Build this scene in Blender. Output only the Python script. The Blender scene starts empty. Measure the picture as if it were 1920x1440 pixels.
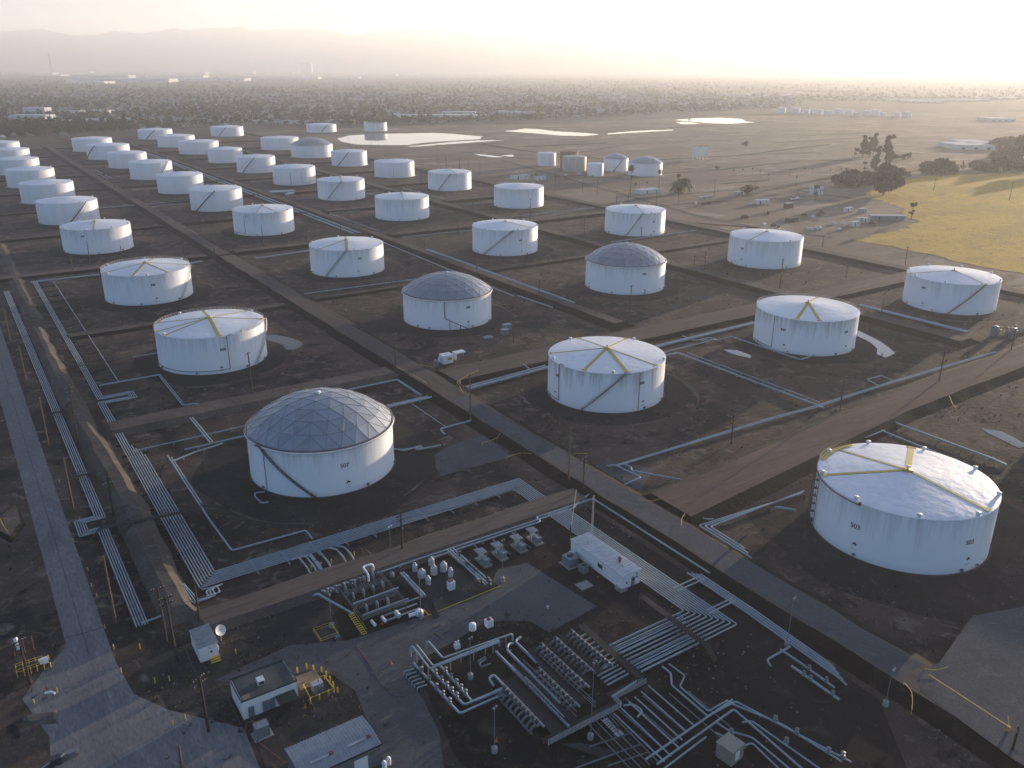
import bpy, bmesh, math, random
import numpy as np
from mathutils import Vector, Matrix
random.seed(7); rng = np.random.default_rng(11)
S = bpy.context.scene; COL = S.collection
# ------------------------------------------------------------------ camera, sky, sun, exposure
F_PX, PITCH, ROLL, CAM_Z = 1567.49, math.radians(20.7715), math.radians(0.3284), 110.11
CAM = np.array([-78.2, -215.5, CAM_Z])
YAW = math.radians(33.96)                       # clockwise from +Y
SUN_EL, SUN_AZ = math.radians(5.7), math.radians(33.96 + 43.0)
def _basis():
    fwd = np.array([math.sin(YAW)*math.cos(PITCH), math.cos(YAW)*math.cos(PITCH), -math.sin(PITCH)])
    r0 = np.array([math.cos(YAW), -math.sin(YAW), 0.0]); u0 = np.cross(r0, fwd)
    c, s = math.cos(ROLL), math.sin(ROLL)
    return c*r0+s*u0, -s*r0+c*u0, fwd
RIGHT, UP, FWD = _basis()
cam = bpy.data.objects.new('camera', bpy.data.cameras.new('camera')); COL.objects.link(cam)
M3 = Matrix((RIGHT.tolist(), UP.tolist(), (-FWD).tolist())).transposed()
cam.matrix_world = Matrix.Translation(CAM.tolist()) @ M3.to_4x4()
cam.data.sensor_width = 36; cam.data.lens = F_PX/1920*36
cam.data.clip_start = 1; cam.data.clip_end = 60000
S.camera = cam
W = bpy.data.worlds.new('World'); S.world = W; W.use_nodes = True
_bg = W.node_tree.nodes['Background']; _sky = W.node_tree.nodes.new('ShaderNodeTexSky')
_sky.sky_type = 'NISHITA'; _sky.sun_disc = False
_sky.sun_elevation = SUN_EL; _sky.sun_rotation = SUN_AZ
_sky.altitude = 100; _sky.air_density = 1.0; _sky.dust_density = 0.1; _sky.ozone_density = 4.5
W.node_tree.links.new(_sky.outputs[0], _bg.inputs[0]); _bg.inputs[1].default_value = 0.08
sun = bpy.data.objects.new('sun', bpy.data.lights.new('sun', 'SUN')); COL.objects.link(sun)
sun.data.energy = 5.0; sun.data.angle = math.radians(0.55); sun.data.color = (1.0, 0.80, 0.58)
SUN_DIR = Vector((math.sin(SUN_AZ)*math.cos(SUN_EL), math.cos(SUN_AZ)*math.cos(SUN_EL), math.sin(SUN_EL)))
sun.rotation_euler = SUN_DIR.to_track_quat('Z', 'Y').to_euler(); sun.location = (300, 0, 400)
S.view_settings.view_transform = 'Standard'; S.view_settings.look = 'None'
S.view_settings.exposure = 1.85; S.view_settings.gamma = 1.0
S.render.engine = 'CYCLES'
S.cycles.max_bounces = 6; S.cycles.diffuse_bounces = 3; S.cycles.glossy_bounces = 3
S.cycles.transmission_bounces = 2; S.cycles.volume_bounces = 2; S.cycles.transparent_max_bounces = 4
S.cycles.use_denoising = True; S.cycles.sample_clamp_indirect = 6
HAZE_DENSITY, HAZE_ANISO = 0.00012, 0.36

# ------------------------------------------------------------------ helpers
def G(px, py, z=0.0):
    """ground point (x, y) at height z of a photograph pixel"""
    d = (px-960)/F_PX*RIGHT - (py-720)/F_PX*UP + FWD
    t = (z-CAM_Z)/d[2]; return np.array([CAM[0]+d[0]*t, CAM[1]+d[1]*t])
def PROJ(p):
    d = np.array(p, float)-CAM; w = d@FWD
    return 960+F_PX*(d@RIGHT)/w, 720-F_PX*(d@UP)/w
def GP(pts, z=0.8, snap=True):
    P = [G(x, y, z) for x, y in pts]
    if snap:
        for i in range(1, len(P)):
            d = P[i]-P[i-1]
            if abs(d[0]) < 0.22*abs(d[1]): P[i] = np.array([P[i-1][0], P[i][1]])
            elif abs(d[1]) < 0.22*abs(d[0]): P[i] = np.array([P[i][0], P[i-1][1]])
    return [(float(p[0]), float(p[1]), z) for p in P]

class MB:
    def __init__(s): s.v = []; s.f = []; s.m = []; s.smooth = []
    def add(s, vs, fs, m=0, sm=False):
        o = len(s.v); s.v += [tuple(map(float, v)) for v in vs]
        s.f += [tuple(i+o for i in f) for f in fs]; s.m += [m]*len(fs); s.smooth += [sm]*len(fs); return s
    def box(s, c, d, rz=0.0, m=0):
        x, y, z = d[0]/2, d[1]/2, d[2]/2; cs, sn = math.cos(rz), math.sin(rz); vs = []
        for a, b, e in ((-1,-1,-1),(1,-1,-1),(1,1,-1),(-1,1,-1),(-1,-1,1),(1,-1,1),(1,1,1),(-1,1,1)):
            X, Y = a*x, b*y; vs.append((c[0]+X*cs-Y*sn, c[1]+X*sn+Y*cs, c[2]+e*z))
        return s.add(vs, [(0,3,2,1),(4,5,6,7),(0,1,5,4),(1,2,6,5),(2,3,7,6),(3,0,4,7)], m)
    def tube(s, pts, r, n=8, bend=None, cap=True, m=0):
        P = [Vector(p) for p in pts]
        if bend is None: bend = 2.2*r
        Q = [P[0]]
        for i in range(1, len(P)-1):
            a, b = (P[i-1]-P[i]), (P[i+1]-P[i]); la, lb = a.length, b.length
            if la < 1e-6 or lb < 1e-6: continue
            k = min(bend, la*.45, lb*.45); a.normalize(); b.normalize()
            if a.dot(b) < -0.995 or k < 1e-4: Q.append(P[i]); continue
            A, B = P[i]+a*k, P[i]+b*k
            for t in (0, .33, .67, 1): Q.append((1-t)**2*A+2*t*(1-t)*P[i]+t*t*B)
        Q.append(P[-1]); rings = []; up = None
        for i, q in enumerate(Q):
            t = (Q[min(i+1, len(Q)-1)]-Q[max(i-1, 0)])
            if t.length < 1e-9: t = Vector((0,0,1))
            t.normalize()
            if up is None: up = Vector((0,0,1)) if abs(t.z) < .9 else Vector((1,0,0))
            sd = t.cross(up)
            if sd.length < 1e-4: sd = t.cross(Vector((0,1,0)))
            sd.normalize(); up = sd.cross(t).normalized()
            rings.append([q+(sd*math.cos(2*math.pi*j/n)+up*math.sin(2*math.pi*j/n))*r for j in range(n)])
        vs = [v for R in rings for v in R]; fs = []
        for i in range(len(rings)-1):
            for j in range(n):
                k = (j+1) % n; fs.append((i*n+j, (i+1)*n+j, (i+1)*n+k, i*n+k))
        s.add(vs, fs, m, True)
        if cap:
            s.add(rings[0], [tuple(range(n))], m); s.add(rings[-1], [tuple(reversed(range(n)))], m)
        return s
    def bar(s, a, b, r, n=4, m=0): return s.tube([a, b], r, n, m=m)
    def lathe(s, prof, n=48, c=(0,0,0), m=0, sm=True, a0=0, a1=2*math.pi):
        full = abs(a1-a0-2*math.pi) < 1e-6; k = n if full else n+1
        ang = [a0+(a1-a0)*j/n for j in range(k)]
        vs = [(c[0]+r*math.cos(a), c[1]+r*math.sin(a), c[2]+z) for r, z in prof for a in ang]; fs = []
        for i in range(len(prof)-1):
            for j in range(n):
                q = (j+1) % k; fs.append((i*k+j, i*k+q, (i+1)*k+q, (i+1)*k+j))
        return s.add(vs, fs, m, sm)
    def disc(s, c, r, n=16, m=0):
        return s.add([(c[0]+r*math.cos(2*math.pi*j/n), c[1]+r*math.sin(2*math.pi*j/n), c[2]) for j in range(n)], [tuple(range(n))], m)
    def poly(s, pts, z, m=0):
        return s.add([(p[0], p[1], z) for p in pts], [tuple(range(len(pts)))], m)
    def mesh(s, name, mats):
        me = bpy.data.meshes.new(name); me.from_pydata(s.v, [], s.f); me.update()
        for mt in (mats if isinstance(mats, (list, tuple)) else [mats]): me.materials.append(mt)
        me.polygons.foreach_set('material_index', s.m); me.polygons.foreach_set('use_smooth', s.smooth)
        return me
    def build(s, name, mats, parent=None, loc=None, label=None):
        o = bpy.data.objects.new(name, s.mesh(name, mats)); COL.objects.link(o)
        if parent: o.parent = parent
        if loc is not None: o.location = loc
        if label: o['label'] = label
        return o
def tag(o, label, cat, group=None):
    o['label'] = label; o['category'] = cat
    if group: o['group'] = group
    return o
def thing(name, label, cat, loc=(0,0,0), rz=0.0, group=None):
    o = bpy.data.objects.new(name, None); COL.objects.link(o); o.location = loc; o.rotation_euler = (0,0,rz)
    o.empty_display_size = .5
    return tag(o, label, cat, group)
def struct(o): o['kind'] = 'structure'; return o
def dup(root, loc, rz=0.0, label=None, group=None, scale=None):
    r = root.copy(); COL.objects.link(r); r.location = loc; r.rotation_euler = (0,0,rz)
    if scale is not None: r.scale = scale if isinstance(scale, (tuple, list)) else (scale,)*3
    if label: r['label'] = label
    if group: r['group'] = group
    for ch in list(root.children):
        c = ch.copy(); COL.objects.link(c); c.parent = r
        for g in ch.children:
            d = g.copy(); COL.objects.link(d); d.parent = c
    return r

# ------------------------------------------------------------------ materials
def mat(name, col, rough=.6, metal=0.0, var=0.0, scale=1.0, bump=0.0, bscale=None, spec=.5, streak=False, obj=False):
    m = bpy.data.materials.new(name); m.use_nodes = True; nt = m.node_tree; b = nt.nodes['Principled BSDF']
    b.inputs['Base Color'].default_value = (*col, 1); b.inputs['Roughness'].default_value = rough
    b.inputs['Metallic'].default_value = metal; b.inputs['Specular IOR Level'].default_value = spec
    if var or bump:
        tc = nt.nodes.new('ShaderNodeTexCoord'); src = tc.outputs['Object']
        if not obj:
            g = nt.nodes.new('ShaderNodeNewGeometry'); src = g.outputs['Position']
    if var:
        if streak:
            mp = nt.nodes.new('ShaderNodeMapping'); mp.inputs['Scale'].default_value = (1, 1, .07)
            nt.links.new(src, mp.inputs[0]); s2 = mp.outputs[0]
        else: s2 = src
        n = nt.nodes.new('ShaderNodeTexNoise'); n.inputs['Scale'].default_value = scale; n.inputs['Detail'].default_value = 6
        nt.links.new(s2, n.inputs['Vector'])
        cr = nt.nodes.new('ShaderNodeValToRGB')
        lo = tuple(max(0, c*(1-var)) for c in col); hi = tuple(min(1, c*(1+var*.6)) for c in col)
        cr.color_ramp.elements[0].position = .33; cr.color_ramp.elements[0].color = (*lo, 1)
        cr.color_ramp.elements[1].position = .66; cr.color_ramp.elements[1].color = (*hi, 1)
        nt.links.new(n.outputs[0], cr.inputs[0]); nt.links.new(cr.outputs[0], b.inputs['Base Color'])
    if bump:
        n2 = nt.nodes.new('ShaderNodeTexNoise'); n2.inputs['Scale'].default_value = bscale or scale*3; n2.inputs['Detail'].default_value = 5
        nt.links.new(src, n2.inputs['Vector'])
        bp = nt.nodes.new('ShaderNodeBump'); bp.inputs['Strength'].default_value = 1; bp.inputs['Distance'].default_value = bump
        nt.links.new(n2.outputs[0], bp.inputs['Height']); nt.links.new(bp.outputs[0], b.inputs['Normal'])
    return m
def ground_mat(name, cols, s1=.02, s2=.18, bump=.12, stretch=(1,1,1)):
    """several soils mixed by large and small noise"""
    m = bpy.data.materials.new(name); m.use_nodes = True; nt = m.node_tree; b = nt.nodes['Principled BSDF']
    b.inputs['Roughness'].default_value = .95; b.inputs['Specular IOR Level'].default_value = .15
    g = nt.nodes.new('ShaderNodeNewGeometry'); mp = nt.nodes.new('ShaderNodeMapping'); mp.inputs['Scale'].default_value = stretch
    nt.links.new(g.outputs['Position'], mp.inputs[0])
    def noise(sc, det=7, dist=0.0):
        n = nt.nodes.new('ShaderNodeTexNoise'); n.inputs['Scale'].default_value = sc; n.inputs['Detail'].default_value = det
        n.inputs['Roughness'].default_value = .62; n.inputs['Distortion'].default_value = dist
        nt.links.new(mp.outputs[0], n.inputs['Vector']); return n.outputs[0]
    def ramp(fac, lo, hi):
        r = nt.nodes.new('ShaderNodeMapRange'); r.inputs[1].default_value = lo; r.inputs[2].default_value = hi
        nt.links.new(fac, r.inputs[0]); return r.outputs[0]
    def mix(fac, a, c):
        x = nt.nodes.new('ShaderNodeMix'); x.data_type = 'RGBA'; nt.links.new(fac, x.inputs[0])
        for i, q in ((6, a), (7, c)):
            if isinstance(q, tuple): x.inputs[i].default_value = (*q, 1)
            else: nt.links.new(q, x.inputs[i])
        return x.outputs[2]
    c = mix(ramp(noise(s1, 8, .6), .42, .6), cols[0], cols[1])
    c = mix(ramp(noise(s2, 8, 1.2), .54, .68), c, cols[2])
    if len(cols) > 3: c = mix(ramp(noise(s1*3.3, 8, .3), .56, .64), c, cols[3])
    f = noise(2.2, 4); 
    dk = nt.nodes.new('ShaderNodeMix'); dk.data_type = 'RGBA'; dk.blend_type = 'MULTIPLY'; dk.inputs[0].default_value = 1
    mr = nt.nodes.new('ShaderNodeMapRange'); mr.inputs[1].default_value = .3; mr.inputs[2].default_value = .7; mr.inputs[3].default_value = .75; mr.inputs[4].default_value = 1.2
    nt.links.new(f, mr.inputs[0]); nt.links.new(c, dk.inputs[6]); nt.links.new(mr.outputs[0], dk.inputs[7])
    nt.links.new(dk.outputs[2], b.inputs['Base Color'])
    bp = nt.nodes.new('ShaderNodeBump'); bp.inputs['Distance'].default_value = bump; bp.inputs['Strength'].default_value = 1
    nt.links.new(noise(.5, 8, .5), bp.inputs['Height']); nt.links.new(bp.outputs[0], b.inputs['Normal'])
    return m
def stain_mat(name='stained_white_paint', dark=.36, z0=5.0, shift=0.0):
    m = mat(name, (.80,.80,.79), .5); nt = m.node_tree; b = nt.nodes['Principled BSDF']
    g = nt.nodes.new('ShaderNodeNewGeometry'); mp = nt.nodes.new('ShaderNodeMapping'); mp.inputs['Scale'].default_value = (1,1,.09); nt.links.new(g.outputs['Position'], mp.inputs[0])
    n = nt.nodes.new('ShaderNodeTexNoise'); n.inputs['Scale'].default_value = .55; n.inputs['Detail'].default_value = 9; n.inputs['Roughness'].default_value = .7; nt.links.new(mp.outputs[0], n.inputs['Vector'])
    sx = nt.nodes.new('ShaderNodeSeparateXYZ'); nt.links.new(g.outputs['Position'], sx.inputs[0])
    zr = nt.nodes.new('ShaderNodeMapRange'); zr.inputs[1].default_value = z0; zr.inputs[2].default_value = 14.6; zr.inputs[3].default_value = -.16; zr.inputs[4].default_value = .14; nt.links.new(sx.outputs[2], zr.inputs[0])
    ad = nt.nodes.new('ShaderNodeMath'); nt.links.new(n.outputs[0], ad.inputs[0]); nt.links.new(zr.outputs[0], ad.inputs[1])
    cr = nt.nodes.new('ShaderNodeValToRGB'); cr.color_ramp.elements[0].position = .46+shift; cr.color_ramp.elements[0].color = (.78,.78,.77,1); cr.color_ramp.elements[1].position = .74+shift; cr.color_ramp.elements[1].color = (dark,dark,dark*.97,1)
    nt.links.new(ad.outputs[0], cr.inputs[0]); nt.links.new(cr.outputs[0], b.inputs['Base Color']); return m
M = {}
M['white'] = mat('white_tank_paint', (.79,.79,.78), .5, var=.05, scale=.25, streak=True)
M['stained'] = stain_mat(); M['weathered'] = stain_mat('weathered_white_paint', .56, 2.0, .03)
M['roof'] = mat('white_roof_paint', (.80,.80,.79), .5, var=.05, scale=.4, bump=.18, bscale=.4)
M['yellow'] = mat('yellow_paint', (.50,.36,.05), .6, var=.2, scale=1.5)
M['rail_yellow'] = mat('rail_yellow_paint', (.60,.42,.05), .5)
M['dome'] = mat('dome_aluminium', (.34,.365,.39), .48, .6, var=.10, scale=.2)
M['dome_rib'] = mat('dome_rib_metal', (.22,.22,.22), .6, .3)
M['rust'] = mat('rusty_red_pipe', (.17,.06,.05), .7, var=.3, scale=2)
M['steel'] = mat('galvanised_steel', (.45,.46,.47), .45, .5, var=.15, scale=1.2)
M['pipe'] = mat('pipe_silver_paint', (.31,.37,.40), .5, .1, var=.12, scale=.5)
M['pipe_old'] = mat('weathered_pipe_paint', (.15,.175,.19), .55, .15, var=.25, scale=.8)
M['dark'] = mat('dark_steel', (.045,.045,.05), .6, .3, var=.3, scale=2)
M['black'] = mat('black_paint', (.012,.012,.014), .6)
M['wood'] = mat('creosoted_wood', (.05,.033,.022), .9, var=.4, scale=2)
M['wood_brown'] = mat('brown_pole_wood', (.13,.075,.04), .9, var=.3, scale=2)  # browner wood than the creosoted poles, its own colour
M['concrete'] = mat('concrete', (.30,.29,.27), .9, var=.2, scale=.8, bump=.02)
M['asphalt'] = ground_mat('asphalt', [(.088,.090,.093),(.105,.105,.106),(.125,.122,.118),(.074,.076,.080)], .05, .3, .015)
M['lane'] = M['asphalt']
M['old_road'] = ground_mat('dusty_asphalt', [(.16,.16,.158),(.19,.183,.175),(.22,.205,.19),(.14,.14,.14)], .04, .25, .015, (1,.25,1))
M['road_x'] = ground_mat('dirt_road_along_x', [(.108,.086,.070),(.135,.108,.088),(.082,.067,.056),(.16,.13,.105)], .04, .3, .08, (.10,1,1))
M['road_red'] = ground_mat('red_brown_road', [(.118,.080,.062),(.145,.100,.078),(.088,.062,.050),(.17,.122,.096)], .04, .3, .08, (.10,1,1))
M['road_y'] = ground_mat('dirt_road_along_y', [(.10,.082,.068),(.13,.105,.085),(.08,.066,.056),(.15,.12,.095)], .04, .3, .08, (1,.10,1))
M['muddy'] = mat('muddy_water', (.05,.05,.048), .12, spec=.12)
M['water'] = mat('pond_water', (.012,.014,.015), .04, spec=.6)
M['earth'] = ground_mat('dike_earth', [(.082,.068,.056),(.112,.093,.076),(.15,.126,.104),(.066,.056,.048)], .05, .22, .25)
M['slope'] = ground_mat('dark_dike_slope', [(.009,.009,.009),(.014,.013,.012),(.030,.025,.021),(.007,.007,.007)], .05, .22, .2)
M['dirt_road'] = ground_mat('dirt_road', [(.105,.078,.062),(.13,.10,.08),(.085,.066,.055)], .04, .25, .06)
M['farm'] = ground_mat('tank_farm_soil', [(.027,.024,.022),(.092,.067,.051),(.17,.132,.102),(.021,.019,.019)], .030, .16, .25)
M['town'] = ground_mat('town_soil', [(.045,.05,.035),(.07,.068,.052),(.13,.115,.095)], .006, .03, .2)
M['waste'] = ground_mat('bare_field', [(.17,.125,.085),(.27,.20,.135),(.085,.066,.050),(.34,.265,.19)], .008, .04, .3, (.5,1,1))
M['grass'] = ground_mat('dry_grass', [(.50,.31,.045),(.62,.39,.06),(.36,.23,.045),(.44,.28,.06)], .02, .12, .6, (.6,1,1))
M['pad'] = ground_mat('tank_pad_gravel', [(.024,.023,.023),(.036,.032,.030),(.055,.048,.043)], .08, .3, .10)
M['ring'] = ground_mat('ring_gravel', [(.13,.115,.10),(.10,.088,.076),(.16,.14,.12)], .2, .8, .03)
M['ridge'] = ground_mat('mountain_rock', [(.10,.10,.085),(.14,.125,.10),(.07,.075,.06)], .0006, .003, 6)

# ------------------------------------------------------------------ setting: ground, hills, haze
R5 = lambda z=0: [(-20000,-2200,z),(28000,-2200,z),(28000,25000,z),(-20000,25000,z)]
g = MB().add(R5(-.35), [(0,1,2,3)]).build('ground', M['town']); struct(g)
def sheet(name, pts, z, m):
    """a patch of ground as a thin sheet; the outline is subdivided and roughened"""
    P = []
    for i in range(len(pts)):
        a, b = np.array(pts[i], float), np.array(pts[(i+1) % len(pts)], float); L = np.linalg.norm(b-a); k = max(1, int(L/18))
        nrm = np.array([b[1]-a[1], a[0]-b[0]])/max(L, 1e-6)
        for j in range(k):
            q = a+(b-a)*j/k
            if j: q = q+nrm*rng.normal(0, min(1.2, L*.01))
            P.append(q)
    return struct(MB().poly(P, z).build(name, m))
def slab(name, pts, z, m): return struct(MB().poly(pts, z).build(name, m))
M['yard'] = ground_mat('yard_soil', [(.034,.031,.029),(.055,.048,.042),(.085,.073,.062),(.026,.025,.025)], .05, .2, .12)
M['plant'] = ground_mat('plant_gravel', [(.012,.012,.013),(.022,.020,.019),(.045,.038,.032),(.017,.017,.018)], .05, .2, .12)
slab('tank_farm_ground', [(-200,-420),(392,-420),(392,1560),(250,1750),(-110,1750),(-200,1400)], -.02, M['farm'])
sheet('bare_ground', [(392,-420),(2400,-420),(3000,900),(1560,1290),(1000,1250),(720,1330),(470,1330),(392,1300)], -.10, M['waste'])
def outset(pts, d):
    n = len(pts); out = []
    A = sum(pts[i][0]*pts[(i+1)%n][1]-pts[(i+1)%n][0]*pts[i][1] for i in range(n)); sg = 1 if A > 0 else -1
    for i in range(n):
        p0, p1, p2 = (np.array(pts[(i+k) % n], float) for k in (-1, 0, 1))
        e1, e2 = p1-p0, p2-p1; e1 /= np.linalg.norm(e1); e2 /= np.linalg.norm(e2)
        n1, n2 = np.array([e1[1],-e1[0]])*sg, np.array([e2[1],-e2[0]])*sg
        b = n1+n2; out.append(tuple(p1+b*d/max(.4, 1+n1@n2)))
    return out
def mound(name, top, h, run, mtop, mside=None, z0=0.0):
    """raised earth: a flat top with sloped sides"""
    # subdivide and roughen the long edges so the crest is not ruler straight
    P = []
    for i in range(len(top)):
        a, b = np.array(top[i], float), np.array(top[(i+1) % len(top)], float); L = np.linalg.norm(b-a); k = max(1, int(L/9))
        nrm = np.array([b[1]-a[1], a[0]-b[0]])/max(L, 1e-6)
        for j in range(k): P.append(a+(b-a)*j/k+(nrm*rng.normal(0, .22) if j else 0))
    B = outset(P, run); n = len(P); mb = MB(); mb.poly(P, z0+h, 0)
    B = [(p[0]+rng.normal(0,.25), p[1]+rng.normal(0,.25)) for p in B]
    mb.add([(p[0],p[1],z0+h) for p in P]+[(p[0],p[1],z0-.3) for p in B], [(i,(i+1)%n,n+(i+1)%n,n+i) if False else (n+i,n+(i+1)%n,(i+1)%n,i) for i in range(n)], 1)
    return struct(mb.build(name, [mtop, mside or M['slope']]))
rect = lambda x0,x1,y0,y1: [(x0,y0),(x1,y0),(x1,y1),(x0,y1)]
# roads on dikes along the tank rows
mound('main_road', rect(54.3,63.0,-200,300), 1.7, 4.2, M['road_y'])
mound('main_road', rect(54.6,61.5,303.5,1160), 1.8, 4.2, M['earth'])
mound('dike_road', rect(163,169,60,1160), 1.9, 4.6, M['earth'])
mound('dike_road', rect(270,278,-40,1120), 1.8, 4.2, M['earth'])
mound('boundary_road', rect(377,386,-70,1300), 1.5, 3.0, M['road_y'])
# cross roads
mound('cross_road', rect(-50,50.6,-60.5,-54.0), 1.2, 2.4, M['road_x'], M['earth'])
mound('cross_road', [(66.4,-84),(110,-80),(180,-73),(373,-70),(373,-57),(220,-58.5),(105,-67),(66.4,-69)], 1.8, 4.6, M['road_red'])
mound('cross_road', rect(-48,50.8,56.0,64.0), 1.7, 2.8, M['earth'], M['earth'])
mound('cross_road', rect(66.5,373,36,50), 1.5, 2.4, M['road_x'])
mound('cross_dike', rect(-45,50.8,173,178), 1.1, 3.0, M['earth'])
mound('cross_dike', rect(66.5,159.0,176,180), 1.0, 2.6, M['earth'])
for y in (306, 428, 545, 662, 778, 894, 1012, 1130):
    w = 8 if y == 306 else 4
    mound('cross_road', rect(-75,49,y,y+w), 1.25, 3.0, M['road_x' if y == 306 else 'earth'])
    mound('cross_road', rect(66.5,158,y+(2 if y>306 else 0),y+w), 1.7, 3.6, M['earth'])
    mound('cross_road', rect(174,265.5,y-(4 if y>306 else 0),y+w), 1.7, 3.6, M['earth'])
    mound('cross_road', rect(282.5,373,y-6,y+w-4), 1.7, 3.6, M['earth'])
mound('cross_dike', rect(174,265.5,182,186), 1.1, 3.0, M['earth'])
mound('cross_dike', rect(282.5,373,170,174), 1.1, 3.0, M['earth'])
# the long earth bank between the two left pipe runs
mound('earth_bank', [(-54.6,-52),(-52.0,-52),(-51.6,20),(-53.6,70),(-54.4,192),(-56.2,192),(-56,70),(-54.6,20)], 2.6, 3.0, M['earth'], M['earth'])
mound('earth_bank', rect(-55,-53,215,420), 1.2, 3.2, M['earth'], M['earth'])
# mountains far behind
prof = [(-700,60),(-420,66),(-200,58),(0,60),(30,57),(80,55),(130,65),(180,66),(215,57),(265,64),(300,58),(330,52),(350,56),(400,52),(430,52),(452,48),(475,59),(520,54),(610,54),(640,62),(665,68),(700,60),(750,54),(830,55),(880,63),(920,66),(960,60),(1010,55),(1080,57),(1120,63),(1170,70),(1250,70),(1320,76),(1420,84),(1600,95),(1800,104)]
mb = MB(); vs = []; N = 260
px_ = np.linspace(-700, 1800, N); hy = np.interp(px_, [p[0] for p in prof], [p[1] for p in prof])
for i in range(N):
    az = YAW+math.atan((px_[i]-960)/F_PX/math.cos(PITCH)*math.cos(PITCH)); 
    d = (px_[i]-960)/F_PX*RIGHT-(hy[i]-720)/F_PX*UP+FWD; hd = np.linalg.norm(d[:2]); el = d[2]/hd; u2 = d[:2]/hd
    D = 20000
    H = CAM_Z+D*el+rng.normal(0, 5)
    for k, (dd, hh) in enumerate(((-3400,-20),(-2300,.28),(-1400,.55),(-640,.80),(0,1.0),(1200,.6),(2600,-20))):
        jit = rng.normal(0, 160) if hh not in (1.0,-20) else 0
        z = H*hh*(1+(rng.normal(0,.06) if 0 < hh < 1 else 0)) if hh > -5 else -5
        vs.append((CAM[0]+u2[0]*(D+dd+jit), CAM[1]+u2[1]*(D+dd+jit), z))
mb.add(vs, [(i*7+k,(i+1)*7+k,(i+1)*7+k+1,i*7+k+1) for i in range(N-1) for k in range(6)], 0, True)
struct(mb.build('hills', M['ridge']))
# air
hz = bpy.data.materials.new('haze_air'); hz.use_nodes = True; nt = hz.node_tree; nt.nodes.remove(nt.nodes['Principled BSDF'])
pv = nt.nodes.new('ShaderNodeVolumePrincipled'); pv.inputs['Density'].default_value = HAZE_DENSITY
pv.inputs['Color'].default_value = (.985,.985,.985,1); pv.inputs['Anisotropy'].default_value = HAZE_ANISO
nt.links.new(pv.outputs[0], nt.nodes['Material Output'].inputs['Volume'])
hzo = MB().box((4000, 11500, 519), (52000, 28000, 1042)).build('haze', hz); hzo['kind'] = 'stuff'
# ------------------------------------------------------------------ storage tanks
TK = {}
def T_(key, c, R, h, kind='cone'): TK[key] = dict(c=np.array(c, float), R=R, h=h, kind=kind)
def conv(c):  # fitted camera frame -> scene frame
    u, v, O = np.array([.5586,-.8294]), np.array([.8294,.5586]), np.array([-55.5,222.4]); d = np.array(c)-O
    return (d@v, -(d@u))
for k, c, R, h, kd in [('A',(98.55,187.05),20.9,14.6,'cone'),('B',(-55.5,222.4),20.7,13.7,'dome'),('C',(33.8,283.2),20.85,14.4,'cone'),('D',(-119.8,317.8),20.6,14.65,'cone'),
 ('E',(125.6,344.5),20.9,14.9,'cone'),('F',(218.6,407.1),21.2,14.9,'cone'),('G',(-30.3,377.4),20.45,13.7,'dome'),('H',(-185.2,415.1),20.8,14.75,'cone'),
 ('t1',(-265,531.3),20.4,15.2,'cone'),('t2',(-333.9,632.3),20.8,15.4,'cone'),('t3',(-400.5,730.4),20.9,15.6,'cone'),('t4',(-466,825.2),21,16,'cone'),('t5',(-534,924),21.5,15.6,'cone'),('t6',(-600.7,1025),23,16,'cone'),('t7',(-664,1118),23,16,'cone'),
 ('a',(-575.7,1184.4),25,16.4,'cone'),('b',(-508.7,1084.8),25,16.6,'cone'),('c',(-444.4,991.6),20.9,16,'cone'),('d',(-376.8,891.8),20.8,16.6,'cone'),('e',(-308.7,790.7),20.2,16,'cone'),('f',(-243.5,695.2),20.5,16.2,'cone'),('g',(-176.6,594.8),20.7,15.8,'cone'),('h',(-95.3,475.7),20.9,15.2,'cone'),
 ('3a',(-571.8,1388.7),25.8,14.2,'cone'),('3b',(-487.8,1254.7),25.6,15.3,'cone'),('3c',(-421,1158.2),25.6,15.5,'cone'),('3d',(-351.6,1052.6),20.4,15.6,'cone'),('3e',(-285.5,954.2),20.8,16.2,'cone'),('3f',(-219.1,856.3),20.8,16.3,'cone'),('3g',(-153,757.6),20.7,16.3,'cone'),('3h',(-86.4,658.1),20.9,16,'cone'),('3i',(-5,534.3),20.9,16,'cone'),('G2',(60.5,441.6),21.2,14.6,'dome'),
 ('4a',(-478.8,1455.9),26.2,14.6,'cone'),('4b',(-330,1224.7),25.9,15.6,'cone'),('4c',(-261.3,1121.3),26.6,15.3,'dome'),('4d',(-195.1,1024.6),20.9,16,'cone'),('4e',(-127.5,920.6),21.3,15.5,'cone'),('4f',(-61.1,821.9),20.8,16.1,'cone'),('4g',(4.8,720.2),21,16,'cone'),('4h',(87.4,601.8),21.3,16,'cone'),('4i',(152.8,503),21.5,16.2,'cone'),
 ('5a',(-342.5,1555.9),26,13,'cone'),('5b',(-250.3,1583.5),20.6,15.5,'open'),
 ('r1',(40,1029.5),10.9,14.7,'flat'),('r2',(65.2,1002.8),10.6,19.1,'rusty'),('r3',(69.6,979.8),13.7,15.8,'tan'),('r4',(89.3,931.5),8.7,13,'flat'),('r5',(117.1,982.3),13.9,13.6,'dome'),('r6',(145,943.8),18.6,13.3,'dome')]:
    T_(k, conv(c), R, h, kd)
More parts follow.
